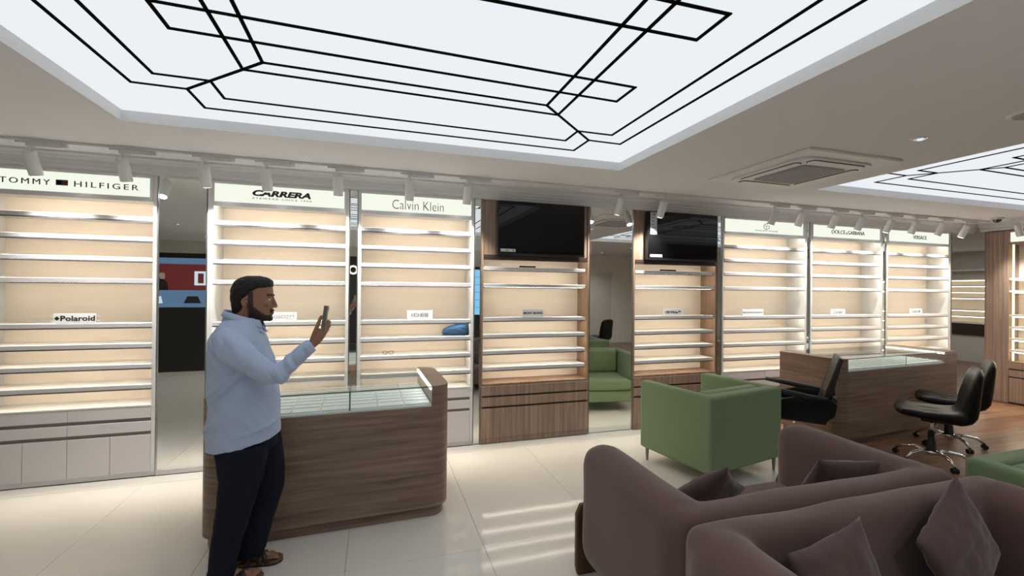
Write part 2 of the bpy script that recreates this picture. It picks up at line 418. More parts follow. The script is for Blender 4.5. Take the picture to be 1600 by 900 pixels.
lo.location = p0 + dd * 0.215; lo.rotation_euler = dd.to_track_quat('-Z', 'Y').to_euler()
SX = [(-2.545, 'leftmost white track spotlight above the far left header lettering'),
      (-1.962, 'second white track spotlight from the left, above the end of the far left header'),
      (-1.395, 'white track spotlight above the tall mirror at left'),
      (-0.928, 'white track spotlight above the bold italic black header lettering'),
      (-0.341, 'white track spotlight above the narrow mirror beside the italic-lettered cabinet'),
      (0.303, 'white track spotlight in front of the thin-lettered header right of the man'),
      (0.870, 'white track spotlight just left of the first television'),
      (2.590, 'white track spotlight between the two televisions, over the mirror'),
      (3.150, 'white track spotlight in front of the second television'),
      (4.800, 'first spotlight of the right row, beside the hexagonal emblem header'),
      (5.250, 'second spotlight of the right row, at the right end of the emblem header'),
      (5.830, 'third spotlight of the right row, over the left of the middle right header'),
      (6.320, 'fourth spotlight of the right row, over the right of the middle right header'),
      (6.880, 'fifth spotlight of the right row, above the gap before the last white cabinet'),
      (7.390, 'sixth spotlight of the right row, over the left of the last white header'),
      (7.960, 'seventh spotlight of the right row, over the right of the last white header'),
      (8.500, 'last spotlight of the display wall track, in front of the opening at right')]
for i, (x, lb) in enumerate(SX):
    o = sp if i == 0 else copy_tree(sp)
    o.location = (x + 0.03, -0.3825, CZ); tag(o, lb, 'spotlight', 'white track spotlights')
o = copy_tree(sp); o.location = (8.978, -0.75, CZ); o.rotation_euler = (0, 0, -PI / 2)
tag(o, 'white track spotlight at the right edge in front of the wooden cabinet sign', 'spotlight', 'white track spotlights')
# security camera in the corner
t = thing('security_camera', 'small white ceiling security camera with black dome in the right corner', 'camera', (8.72, -0.62, CZ))
obj('housing', disc_bm((0, 0), 0.075, -0.03, 0, 24), M['track'], t)
bm = bmesh.new(); add_ellipsoid(bm, (0, 0, -0.03), (0.048, 0.048, 0.045), 16); obj('dome', bm, M['black'], t, True)

# ------------------------------------------------------------------ ceiling cassette, downlight, detector
t = thing('air_conditioner', 'square white ceiling cassette air conditioner with grey centre grille', 'air conditioner', (3.70, -1.60, CZ))
prm = [(-0.52, -0.55), (0.52, -0.55), (0.52, 0.55), (-0.52, 0.55)]
O('panel_frame', M['acplastic'], t, -0.52, 0.52, -0.54, 0.54, -0.022, 0, 0.008, 2)
obj('raised_panel', prism(rrect(-0.40, 0.40, -0.42, 0.42, 0.10), 'z', -0.04, -0.0225, 0.004, 1), M['acplastic'], t)
g = obj('grille', prism(rrect(-0.25, 0.25, -0.27, 0.27, 0.04), 'z', -0.047, -0.0405, 0.002, 1), M['acgrille'], t)
bm = bmesh.new()
for k in range(22):
    y = -0.25 + k * 0.0238; add_box(bm, -0.235, 0.235, y - 0.004, y + 0.004, -0.052, -0.0475)
obj('grille_slats', bm, mat('grille_slat', (0.46, 0.46, 0.49), 0.5), g)['kind'] = 'stuff'
for (x0, x1, y0, y1) in ((-0.37, -0.29, -0.30, 0.30), (0.29, 0.37, -0.30, 0.30), (-0.30, 0.30, -0.40, -0.315), (-0.30, 0.30, 0.315, 0.40)):
    s = obj('louvre_slot', prism(rrect(x0, x1, y0, y1, 0.035), 'z', -0.044, -0.0405), M['strip'], t)
    obj('louvre_flap', prism(rrect(x0 + 0.006, x1 - 0.006, y0 + 0.006, y1 - 0.006, 0.03), 'z', -0.049, -0.0445), M['acplastic'], s)
t = thing('downlight', 'small round recessed chrome downlight on the grey ceiling right of the cassette', 'downlight', (3.745, -2.535, CZ))
bm = bmesh.new(); add_tube(bm, [(0, 0, -0.006), (0, 0, 0)], [0.055, 0.062], 28); obj('ring', bm, M['frame'], t)
bm = bmesh.new(); add_tube(bm, [(0, 0, -0.010), (0, 0, -0.0065)], [0.034, 0.048], 28); r_ = obj('reflector', bm, M['chrome'], t, True)
bm = bmesh.new(); add_ellipsoid(bm, (0, 0, -0.011), (0.02, 0.02, 0.01), 12); obj('bulb', bm, mat('bulb_cool', (0.5, 0.6, 0.7), 0.1, emit=(0.6, 0.75, 1.0), es=0.8), r_, True)
DL = t
for i, (x, y) in enumerate(((3.40, -5.2), (-0.8, -5.3), (1.2, -5.3), (-3.4, -4.6), (-3.6, -6.6), (0.2, -7.0), (3.2, -7.0), (6.4, -5.4), (6.4, -7.0))):  # extra downlights out of view, added as fill to brighten floor and ceiling
    q = copy_tree(DL); q.location = (x, y, CZ); tag(q, ('unseen downlight added on the ceiling behind the camera to brighten the room', 'downlight')[0], 'downlight', 'added fill downlights behind the camera')
    ld = bpy.data.lights.new('added_fill_lamp', 'SPOT') if i == 0 else ld
    ld.energy = FILL_W; ld.spot_size = math.radians(130); ld.spot_blend = 1.0; ld.shadow_soft_size = 0.05; ld.color = (1.0, 0.95, 0.9)
    lo = bpy.data.objects.new('lamp_beam', ld); col.objects.link(lo); lo.parent = q; lo.location = (0, 0, -0.03)
t = thing('ceiling_speaker', 'round grey ceiling speaker at the upper right edge', 'speaker', (3.86, -3.05, CZ))
bm = bmesh.new(); add_tube(bm, [(0, 0, -0.012), (0, 0, 0)], [0.095, 0.11], 32); obj('rim', bm, M['acplastic'], t)
obj('grille', disc_bm((0, 0), 0.08, -0.016, -0.0125, 32), M['acgrille'], t)

# ------------------------------------------------------------------ cabinets
SH = [2.312, 2.131, 1.950, 1.760, 1.370, 1.190, 1.007, 0.826]
def shelf(t, x0, x1, zt, y0, y1, led=True, th=0.028, name='shelf', edge=None, m=None):
    s = O(name, m or M['shelf'], t, x0, x1, y0 + 0.004, y1, zt - th, zt)
    O('edge_trim', edge or M['alu'], s, x0, x1, y0 - 0.012, y0 + 0.0035, zt - 0.036, zt + 0.002, 0.003, 1)
    O('edge_lip', M['lip'], s, x0, x1, y0 - 0.010, y0 + 0.002, zt - 0.046, zt - 0.0365)
    if led: O('light_strip', M['led'], s, x0 + 0.02, x1 - 0.02, y0 + 0.008, y0 + 0.022, zt - th - 0.008, zt - th - 0.0005)
    return s
DEP = 0.285
def white_cabinet(label, x0, x1, sign, drawers=2, doors=4, sides=(0.03, 0.03)):
    W = x1 - x0; t = thing('display_cabinet', label, 'cabinet', (x0, 0, 0), 0, 'white lit display cabinets')
    L, Rr = sides
    O('side_panel', M['frame'], t, 0, L, 0, DEP + 0.02, 0.046, 2.684); O('side_panel', M['frame'], t, W - Rr, W, 0, DEP + 0.02, 0.046, 2.684)
    O('side_trim', M['frame'], t, 0.002, 0.014, -0.006, -0.0005, 0.6, 2.68); O('side_trim', M['frame'], t, W - 0.014, W - 0.002, -0.006, -0.0005, 0.6, 2.68)
    O('back_panel', M['back'], t, L, W - Rr, DEP, DEP + 0.02, 0.642, 2.47)
    O('base_carcass', M['lam'], t, L, W - Rr, 0.025, DEP + 0.02, 0.046, 0.630)
    O('base_top', M['shelf'], t, L, W - Rr, -0.004, DEP, 0.631, 0.644)
    O('plinth', M['lam'], t, 0, W, 0.006, DEP, 0.008, 0.045); O('plinth_shadow_gap', M['strip'], t, 0, W, 0.012, DEP, 0, 0.0075)
    n = drawers; dw = (W - L - Rr) / n
    for za, zb in ((0.530, 0.629), (0.410, 0.498)):
        for k in range(n): O('drawer', M['lam'], t, L + k * dw + 0.002, L + (k + 1) * dw - 0.002, -0.002, 0.024, za, zb, 0.0015, 1)
    for za, zb in ((0.4985, 0.5295), (0.3785, 0.4095)): O('grip_channel', M['gap'], t, L, W - Rr, 0.016, 0.0245, za, zb)
    n = doors; dw = (W - L - Rr) / n
    for k in range(n): O('door', M['lam'], t, L + k * dw + 0.002, L + (k + 1) * dw - 0.002, -0.002, 0.024, 0.048, 0.378, 0.0015, 1)
    for z in SH: shelf(t, L + 0.001, W - Rr - 0.001, z, 0.004, DEP)
    # header with the luminous sign panel
    h = O('header', M['frame'], t, L, W - Rr, 0.004, DEP, 2.47, 2.684)
    O('light_strip', M['led'], h, L + 0.02, W - Rr - 0.02, 0.03, 0.044, 2.461, 2.4695)
    s0, s1 = sign[0] - x0, sign[1] - x0
    O('header_frame', M['alu'], t, L, W - Rr, -0.016, 0.0035, 2.446, 2.488, 0.004, 1)
    O('header_frame', M['frame'], t, L, W - Rr, -0.012, 0.0035, 2.656, 2.684, 0.003, 1)
    O('header_frame', M['frame'], t, L, s0 - 0.001, -0.012, 0.0035, 2.4885, 2.6555); O('header_frame', M['frame'], t, s1 + 0.001, W - Rr, -0.012, 0.0035, 2.4885, 2.6555)
    sp_ = O('sign_panel', M['signp'], t, s0, s1, -0.006, 0.0035, 2.489, 2.655)
    return t, sp_
def lettering(t, sp_, s, a, b, z0, z1, m='black', **k):
    x0 = t.location.x
    if z1 - z0 > 0.03:           # big header letters: one part per letter
        bm = text_bm(s, a - x0, b - x0, z0, z1, -0.0082, **k)
        seen = set(); isl = []
        for v in bm.verts:
            if v in seen: continue
            st = [v]; seen.add(v); g = []
            while st:
                q = st.pop(); g.append(q)
                for e in q.link_edges:
                    o2 = e.other_vert(q)
                    if o2 not in seen: seen.add(o2); st.append(o2)
            isl.append(g)
        isl = sorted(([min(v.co.x for v in g), max(v.co.x for v in g), g] for g in isl), key=lambda q: q[0])
        out = []
        for q in isl:
            if out and (q[0] + q[1]) / 2 < out[-1][1] and min(v.co.z for v in q[2]) > max(v.co.z for v in out[-1][2]) - 0.0: out[-1][2] += q[2]
            elif out and (out[-1][0] + out[-1][1]) / 2 > q[0] and min(v.co.z for v in out[-1][2]) > max(v.co.z for v in q[2]): out[-1][2] += q[2]; out[-1][1] = max(out[-1][1], q[1])
            else: out.append(q)
        for _, _, g in out:
            me = bpy.data.meshes.new('letter'); idx = {v: i for i, v in enumerate(g)}
            fs = {f for v in g for f in v.link_faces}
            me.from_pydata([v.co[:] for v in g], [], [[idx[v] for v in f.verts] for f in fs]); me.materials.append(M[m])
            o = bpy.data.objects.new('letter', me); col.objects.link(o); o.parent = sp_
        bm.free(); return
    obj('lettering', text_bm(s, a - x0, b - x0, z0, z1, -0.0082, **k), M[m], sp_)
c, s = white_cabinet('white lit display cabinet at far left, header lettering split by a small dark rectangle', -3.125, -1.872, (-3.05, -1.926))
lettering(c, s, 'TOMMY', -2.959, -2.629, 2.541, 2.588, spacing=1.35)
lettering(c, s, 'HILFIGER', -2.466, -2.011, 2.541, 2.589, spacing=1.35)
O('emblem', mat('flag_navy', (0.01, 0.012, 0.03), 0.4), s, -2.591 + 3.125, -2.509 + 3.125, -0.0085, -0.0065, 2.545, 2.592)
O('emblem', M['strip'], s, -2.585 + 3.125, -2.552 + 3.125, -0.0095, -0.0086, 2.553, 2.584)
O('emblem', mat('flag_dark_red', (0.06, 0.008, 0.008), 0.4), s, -2.549 + 3.125, -2.515 + 3.125, -0.0095, -0.0086, 2.553, 2.584)
c, s = white_cabinet('white lit display cabinet behind the man, header with bold italic black lettering', -1.482, -0.259, (-1.428, -0.307), sides=(0.045, 0.03))
lettering(c, s, 'CARRERA', -1.119, -0.613, 2.560, 2.618, bold=0.048, shear=0.25)
lettering(c, s, 'EYEWEAR SINCE 1956', -1.118, -0.607, 2.532, 2.546, m='dkgrey', spacing=1.3)
c, s = white_cabinet('white lit display cabinet right of the man, with a blue cloth', -0.174, 1.018, (-0.145, 0.981))
lettering(c, s, 'Calvin Klein', 0.155, 0.683, 2.518, 2.612, m='dkgrey', bold=-0.014)
c, s = white_cabinet('white lit display cabinet beside the second television, header with a small hexagonal emblem', 4.334, 5.790, (4.360, 5.713))
lettering(c, s, 'PHILIPP PLEIN', 4.874, 5.251, 2.516, 2.532, m='grey', spacing=1.3)
bm = bmesh.new()
hx = [(0.052 * math.cos(PI / 6 + k * PI / 3), 0.042 * math.sin(PI / 6 + k * PI / 3)) for k in range(6)]
for k in range(6):
    a = hx[k]; b = hx[(k + 1) % 6]
    add_tube(bm, [(a[0] + 5.062 - 4.334, -0.008, a[1] + 2.582), (b[0] + 5.062 - 4.334, -0.008, b[1] + 2.582)], 0.004, 6)
for a, b in (((-0.02, 0.018), (0, -0.004)), ((0.02, 0.018), (0, -0.004)), ((0, -0.004), (0, -0.025))):
    add_tube(bm, [(a[0] + 0.728, -0.008, a[1] + 2.582), (b[0] + 0.728, -0.008, b[1] + 2.582)], 0.003, 6)
obj('emblem', bm, M['grey'], s)
c, s = white_cabinet('white lit display cabinet behind the right counter, middle of the three at right', 5.865, 7.298, (5.901, 7.231))
lettering(c, s, 'DOLCE', 6.256, 6.522, 2.545, 2.600, m='black'); lettering(c, s, '&', 6.535, 6.565, 2.545, 2.572, m='black')
lettering(c, s, 'GABBANA', 6.575, 6.910, 2.545, 2.600, m='black')
c, s = white_cabinet('white lit display cabinet last at right, next to the opening', 7.385, 8.850, (7.421, 8.799), sides=(0.03, 0.05))
lettering(c, s, 'VERSACE', 7.959, 8.267, 2.540, 2.596, m='dkgrey')

def wood_cabinet(label, x0, x1):
    W = x1 - x0; t = thing('wooden_display_cabinet', label, 'cabinet', (x0, 0, 0), 0, 'walnut display cabinets with televisions')
    L = 0.022; D = 0.27
    O('side_panel', M['woodw'], t, 0, L, 0, D + 0.02, 0.01, 2.684); O('side_panel', M['woodw'], t, W - L, W, 0, D + 0.02, 0.01, 2.684)
    O('upper_panel', M['woodv'], t, L, W - L, 0.012, 0.04, 2.081, 2.684)
    O('ledge', M['darkwood'], t, L, W - L, -0.006, D, 2.040, 2.080, 0.003, 1); O('ledge_lip', M['darkwood'], t, L, W - L, -0.006, 0.010, 2.024, 2.0395)
    O('back_panel', M['back'], t, L, W - L, D, D + 0.02, 0.66, 2.04)
    O('base_top', M['woodw'], t, L, W - L, -0.004, D, 0.636, 0.660, 0.002, 1)
    O('base_carcass', M['darkwood'], t, L, W - L, 0.03, D, 0.01, 0.635)
    O('drawer', M['woodv'], t, 0.003, W - 0.003, -0.012, -0.0005, 0.529, 0.633, 0.0015, 1)
    O('drawer', M['woodv'], t, 0.003, W - 0.003, -0.012, -0.0005, 0.411, 0.508, 0.0015, 1)
    for k in range(4): O('door', M['woodv'], t, 0.003 + k * (W - 0.006) / 4 + 0.001, 0.003 + (k + 1) * (W - 0.006) / 4 - 0.001, -0.012, -0.0005, 0.062, 0.388, 0.001, 1)
    O('plinth', M['woodv'], t, 0.003, W - 0.003, -0.010, -0.0005, 0.008, 0.0605)
    for za, zb in ((0.5085, 0.5285), (0.3885, 0.4105)): O('grip_channel', M['darkwood'], t, L, W - L, 0.004, 0.0295, za, zb)
    ls = O('light_strip', M['led'], t, L + 0.02, W - L - 0.02, 0.03, 0.044, 2.034, 2.0395)
    for z in (1.945, 1.758, 1.385, 1.200, 1.020, 0.840): shelf(t, L + 0.002, W - L - 0.035, z, 0.0, D - 0.001, th=0.034)
    return t
wood_cabinet('walnut display cabinet under the first television, right of the thin-lettered cabinet', 1.102, 2.408)
wood_cabinet('walnut display cabinet under the second television, behind the green armchair', 3.004, 4.248)

def television(label, x0, x1, z0, z1, tall=False):
    t = thing('television', label, 'television', ((x0 + x1) / 2, -0.06, z0), 0, 'black wall televisions'); w = (x1 - x0) / 2; h = z1 - z0
    O('casing', M['tvbody'], t, -w, w, -0.028, 0.03, 0, h, 0.004, 1)
    O('bezel', M['tvbody'], t, -w, w, -0.033, -0.0285, 0, 0.022); 
    O('screen', M['tvscreen'], t, -w + 0.006, w - 0.006, -0.031, -0.0285, 0.0225, h - 0.006)
    O('wall_bracket', M['tvbody'], t, -0.2, 0.2, 0.0305, 0.072, h * 0.3, h * 0.7)
    s = O('sticker', M['sticker'], t, -w + 0.03, -w + 0.20, -0.0325, -0.0315, 0.035, 0.067)
    O('sticker_print', M['grey'], s, -w + 0.085, -w + 0.125, -0.0332, -0.0326, 0.042, 0.058); O('sticker_print', M['grey'], s, -w + 0.165, -w + 0.185, -0.0332, -0.0326, 0.04, 0.062)
    if tall:
        s = O('sticker', M['stickergrey'], t, -w + 0.03, -w + 0.125, -0.0325, -0.0315, h - 0.28, h - 0.01)
        for k in range(6): O('sticker_print', M['dkgrey'], s, -w + 0.05, -w + 0.05 + (0.055 if k in (0, 4) else 0.03), -0.0332, -0.0326, h - 0.045 - k * 0.04, h - 0.036 - k * 0.04)
    return t
television('black flat television on the left walnut cabinet, one white sticker in its corner', 1.262, 2.300, 2.075, 2.665)
television('black flat television on the right walnut cabinet, long grey label down its left edge', 3.145, 4.170, 2.075, 2.665, True)

def mirror(label, x0, x1, frame=True, z0=0.05, inset=0.0):
    t = thing('mirror', label, 'mirror', (x0, 0.0, 0), 0, 'tall mirror strips between the cabinets'); W = x1 - x0
    O('glass', M['mirror'], t, 0.006, W - 0.006, 0.008, 0.014, z0, 2.684)
    O('backing_board', M['lam'], t, 0.0, W, 0.0145, 0.04, 0.0, 2.684)
    O('edge_bevel', M['mframe'], t, 0.0005, 0.0055, -0.002, 0.014, z0, 2.684); O('edge_bevel', M['mframe'], t, W - 0.0055, W - 0.0005, -0.002, 0.014, z0, 2.684)
    if z0 > 0.02: O('plinth', M['lam'], t, 0, W, 0.0, 0.014, 0.008, z0 - 0.001)
    return t
mirror('wide tall mirror between the far left cabinet and the man', -1.866, -1.488)
mirror('narrow mirror strip right of the italic-lettered cabinet, a round letter reflected in it', -0.254, -0.179)
mirror('narrow mirror strip left of the first television cabinet', 1.024, 1.096, z0=0.012)
mirror('wide tall mirror between the two televisions, reflecting the green armchair', 2.414, 2.998, z0=0.012)
mirror('narrow mirror strip right of the second television', 4.254, 4.328, z0=0.012)
mirror('narrow mirror strip between the emblem cabinet and the middle right cabinet', 5.796, 5.859)
mirror('narrow mirror strip left of the last white cabinet', 7.304, 7.379)
# room area beyond the opening at the right end
tag(O('trim_3', M['mframe'], None, 8.853, 8.885, -0.004, 0.05, 0, 2.684), kind='structure')
t = thing('wall_shelving', 'distant lit wall shelving seen through the opening at right', 'shelving', (15.0, 1.2, 0))
O('base', M['wall'], t, 0, 0.34, 0, 3.1, 0, 0.70); O('back_board', M['back'], t, 0.30, 0.34, 0, 3.1, 0.7005, 2.30)
O('top_board', M['frame'], t, 0, 0.34, 0, 3.1, 2.3005, 2.34)
for z in (2.08, 1.92, 1.76, 1.60, 1.28, 1.12, 0.96):
    s = O('shelf', M['shelf'], t, 0, 0.2995, 0, 3.1, z - 0.03, z)
    O('light_strip', M['ledfar'], s, 0.02, 0.05, 0.05, 3.05, z - 0.045, z - 0.0305)
t = thing('service_counter', 'dark distant counter seen through the opening at right', 'counter', (14.2, 1.9, 0))
O('body', M['darkwood'], t, 0, 0.6, 0, 1.7, 0.66, 0.95); O('base', M['wall'], t, 0.03, 0.57, 0.03, 1.67, 0, 0.6595)
# annex light
la = bpy.data.lights.new('annex_panel', 'AREA'); la.shape = 'RECTANGLE'; la.size = 3.0; la.size_y = 2.0; la.energy = 22
lo = bpy.data.objects.new('annex_light', la); col.objects.link(lo); lo.location = (12.5, 2.2, CZ - 0.02)

# wooden cabinet on the right wall, facing left
t = thing('wooden_wall_cabinet', 'walnut cabinet at the right edge with lit shelves and white sign', 'cabinet', (9.4, 0, 0))
D = 0.295
O('end_pier', M['woodv'], t, 0.0, D, -0.44, -0.155, 0.008, 2.69)
O('top_panel', M['woodv'], t, 0.0, D, -3.0, -0.4405, 2.66, 2.69)
O('back_panel', M['back'], t, 0.25, D, -3.0, -0.4405, 0.66, 2.47)
O('sign_panel', M['signp'], t, -0.012, 0.02, -2.2, -0.46, 2.505, 2.655); O('header', M['woodv'], t, 0.021, D, -3.0, -0.4405, 2.47, 2.6595)
O('header_frame', M['woodv'], t, -0.005, 0.02, -3.0, -0.4405, 2.47, 2.5045)
O('base_top', M['woodw'], t, -0.004, D, -3.0, -0.4405, 0.640, 0.6595)
O('base_carcass', M['darkwood'], t, 0.02, D, -3.0, -0.4405, 0.008, 0.6395)
for za, zb in ((0.545, 0.639), (0.425, 0.525)): O('drawer', M['woodv'], t, -0.004, 0.0195, -2.2, -0.445, za, zb, 0.0015, 1)
for k in range(4): O('door', M['woodv'], t, -0.004, 0.0195, -0.445 - (k + 1) * 0.43, -0.449 - k * 0.43, 0.03, 0.405, 0.0015, 1)
O('vertical_light', M['ledw'], t, 0.03, 0.045, -0.485, -0.465, 0.67, 2.465)
for z in (1.95, 1.76, 1.385, 1.20, 1.02, 0.84):
    s = O('shelf', M['shelf'], t, -0.02, 0.249, -2.2, -0.452, z - 0.034, z)
    O('light_strip', M['led'], s, 0.0, 0.02, -2.15, -0.50, z - 0.044, z - 0.0345)
tv = thing('television', 'small dark screen inside the lit cabinet at the right edge', 'television', (9.55, -1.0, 2.02)); 
O('casing', M['tvbody'], tv, 0, 0.05, -0.35, 0.37, 0, 0.40, 0.004, 1); O('screen', M['tvscreen'], tv, -0.003, -0.0005, -0.34, 0.36, 0.01, 0.39)

# ------------------------------------------------------------------ brand cards standing on the shelves
def card(label, x0, x1, z0, text, bold=0.0, m='black', ch=0.4, spacing=1.0, shear=0.0, h=0.083, dia=False, extra=None, margin=0.12, tilt=0):
    t = thing('brand_card', label, 'card', ((x0 + x1) / 2, 0.03, z0), 0, 'small white cards standing on the display shelves')
    w = (x1 - x0) / 2
    O('plate', M['card'], t, -w, w, 0, 0.005, 0.001, h, 0.001, 1)
    O('foot', M['card'], t, -w, w, 0.0055, 0.045, 0, 0.004)
    if dia:
        for s in (-1, 1):
            for zz in (0.25, 0.75):
                O('standoff_clip', M['card'], t, s * (w + 0.014) - 0.006, s * (w + 0.014) + 0.006, 0.0, 0.006, h * zz - 0.006, h * zz + 0.006)
    a, b = -w * (1 - margin), w * (1 - margin)
    if dia:
        bm = bmesh.new(); cx, cz, r = a + 0.018, h * 0.5, 0.019
        add_prism(bm, [(cx, cz - r), (cx + r, cz), (cx, cz + r), (cx - r, cz)], 'y', -0.0025, -0.0005); obj('emblem', bm, M['black'], t); a += 0.042
    obj('lettering', text_bm(text, a, b, h * (0.5 - ch / 2), h * (0.5 + ch / 2), -0.0016, ex=0.0006, bold=bold, spacing=spacing, shear=shear), M[m], t)
    if extra: obj('lettering', text_bm(extra, w * 0.25, w * 0.7, h * 0.18, h * 0.27, -0.0016, ex=0.0006), M[m], t)
    return t
ZS = 1.373
card('white card with a black diamond emblem on the far left cabinet shelf', -2.618, -2.322, ZS, 'Polaroid', bold=0.02, dia=True, ch=0.55, margin=0.05)
card('white card beside the man\'s chin with thin grey capitals', -0.985, -0.735, ZS, 'OGSCOTT', m='grey', bold=-0.01, ch=0.36, extra='EYEWEAR')
card('white card with open grey capitals in the thin-lettered cabinet', 0.315, 0.583, ZS, 'IDEE', m='grey', ch=0.36, bold=0.012, margin=0.34, h=0.095)
card('white card with bold black capitals on the left walnut cabinet', 1.590, 1.850, 1.388, 'MONT BLANC', bold=0.03, ch=0.30, h=0.088, margin=0.1)
card('white card on the right walnut cabinet shelf with bold mixed-case letters', 3.455, 3.745, 1.388, 'Off-White\u2122', bold=0.03, m='dkgrey', ch=0.42, h=0.085, margin=0.2)
card('white card with small spaced capitals in the emblem cabinet', 4.70, 5.06, ZS, 'BOTTEGA VENETA', m='dkgrey', ch=0.2, h=0.09, margin=0.08)
card('white card with slanted script lettering in the middle right cabinet', 6.30, 6.58, ZS, 'Cartier', shear=0.5, m='dkgrey', bold=-0.01, ch=0.55, margin=0.35)
card('white card with short dark lettering in the last white cabinet', 7.96, 8.24, ZS, 'CHLO\u00c9', m='dkgrey', ch=0.5, bold=0.01, margin=0.3)
# pair of slim black handles / rails lying on the upper walnut shelves
for lb, x0, x1 in (('slim black bar lying on the top shelf of the left walnut cabinet', 1.545, 1.74), ('slim black bar lying on the top shelf of the right walnut cabinet', 3.40, 3.63)):
    tag(obj('slim_bar', box(x0, x1, 0.01, 0.03, 1.9475, 1.965, 0.003, 1), M['strip']), lb, 'bar', 'slim black bars on the walnut top shelves')
# folded blue cloth
bm = bmesh.new()
random.seed(3)
add_loft(bm, [(0.0, 0, 0.27, 0.0, 0.07), (0.025, -0.008, 0.278, 0, 0.078), (0.06, 0.0, 0.278, 0, 0.074), (0.085, 0.05, 0.275, 0, 0.066), (0.105, 0.10, 0.27, 0, 0.055), (0.122, 0.16, 0.265, 0, 0.03)], 40)
bmesh.ops.subdivide_edges(bm, edges=bm.edges[:], cuts=2, use_grid_fill=True)
for v in bm.verts:
    n = noise.noise(Vector((v.co.x * 18 + v.co.z * 40, v.co.y * 30, v.co.z * 25))) * 0.010
    if v.co.z > 0.004: v.co += Vector((n * 0.5, n, n * 0.8)); v.co.z = max(v.co.z, 0.004)
tag(obj('folded_cloth', bm, M['blue'], None, True, loc=(0.705, 0.12, 1.1945)), 'crumpled dark blue cloth on the shelf right of the man, at its right end', 'cloth')
# small eyeglasses on a shelf
t = thing('eyeglasses', 'tiny brown eyeglasses lying on the shelf above the counter', 'glasses', (0.13, 0.06, 1.009))
fm = mat('tortoise_frame', (0.20, 0.10, 0.03), 0.3)
for sx in (-1, 1):
    pts = [(sx * 0.03 + 0.024 * math.cos(a * PI / 8), 0, 0.020 + 0.016 * math.sin(a * PI / 8)) for a in range(17)]
    obj('rim', tube(pts, 0.0028, 6), fm, t); obj('temple', tube([(sx * 0.056, 0, 0.028), (sx * 0.056, 0.08, 0.024), (sx * 0.052, 0.11, 0.006)], 0.0022, 6), fm, t)
obj('bridge', tube([(-0.007, 0, 0.024), (0, 0, 0.027), (0.007, 0, 0.024)], 0.0025, 6), fm, t)

# ------------------------------------------------------------------ glass topped counters
def counter(label, loc, rz, W, Dp, H, xl, xr, gz, r=0.13, div=0.5, rc=(1, 1, 1, 1), trays=9):
    t = thing('display_counter', label, 'counter', loc, rz, 'walnut counters with glass vitrines')
    obj('plinth', prism(rrect(0.03, W - 0.03, 0.03, Dp - 0.03, r * 0.8, corners=rc), 'z', 0, 0.078), M['woodh'], t)
    obj('body', prism(rrect(0, W, 0, Dp, r, 8, corners=rc), 'z', 0.079, gz), M['woodh'], t)
    obj('end_block', prism(rrect(0, xl, 0, Dp, min(r, xl * 0.95), 8, corners=(0, rc[1], rc[2], 0)), 'z', gz + 0.0005, H), M['woodh'], t)
    obj('end_block', prism(rrect(xr, W, 0, Dp, min(r, (W - xr) * 0.95), 8, corners=(rc[0], 0, 0, rc[3])), 'z', gz + 0.0005, H), M['woodh'], t)
    gt = 0.008
    O('tray_bed', M['tray'], t, xl + 0.001, xr - 0.001, 0.012, Dp - 0.03, gz + 0.0005, gz + 0.014)
    O('rear_glass', M['glass'], t, xl + 0.001, xr - 0.001, Dp - 0.012, Dp - 0.004, gz + 0.001, H - gt - 0.001)
    g = O('front_glass', M['glass'], t, xl + 0.001, xr - 0.001, 0.002, 0.002 + gt, gz + 0.001, H - gt - 0.001)
    g = O('top_glass', M['glass'], t, xl + 0.001, xr - 0.001, 0.001, Dp - 0.002, H - gt, H)
    O('glass_edge', M['glassedge'], g, xl + 0.001, xr - 0.001, -0.0005, 0.0008, H - gt, H)
    xm = xl + (xr - xl) * div
    g = O('divider_glass', M['glass'], t, xm - 0.004, xm + 0.004, 0.0115, Dp - 0.03, gz + 0.0145, H - gt - 0.001)
    O('glass_edge', M['glassedge'], g, xm - 0.0045, xm + 0.0045, 0.0108, 0.0118, gz + 0.0145, H - gt - 0.001)
    for k in range(trays):
        a = xl + 0.006 + (xr - xl - 0.012) * k / trays; b = xl + 0.006 + (xr - xl - 0.012) * (k + 1) / trays
        if a < xm < b: 
            pass
        tr_ = obj('display_tray', box(a + 0.004, b - 0.004, 0.03, Dp - 0.06, gz + 0.0145, gz + 0.028, 0.002, 1), M['tray'], t)
        bmx = bmesh.new()
        for q in range(1, 8): 
            yy = 0.03 + (Dp - 0.09) * q / 8; add_box(bmx, a + 0.008, b - 0.008, yy - 0.003, yy + 0.003, gz + 0.0285, gz + 0.034)
        obj('tray_divider', bmx, M['trayline'], tr_)
    O('light_strip', M['counterled'], t, xl + 0.0015, xl + 0.008, 0.02, Dp - 0.04, H - gt - 0.022, H - gt - 0.002)
    O('light_strip', M['counterled'], t, xr - 0.008, xr - 0.0015, 0.02, Dp - 0.04, H - gt - 0.022, H - gt - 0.002)
    return t
counter('walnut counter with glass vitrine top beside the man', (-1.068, -1.455, 0), math.radians(2.0), 1.615, 0.84, 0.975, 0.145, 1.475, 0.822, div=0.57, trays=7)
counter('walnut counter with glass vitrine top on the wooden floor at right', (4.83, -1.175, 0), math.radians(4.2), 2.27, 0.70, 0.968, 0.145, 2.03, 0.822, r=0.15, div=0.57, rc=(0, 0, 1, 0), trays=9)

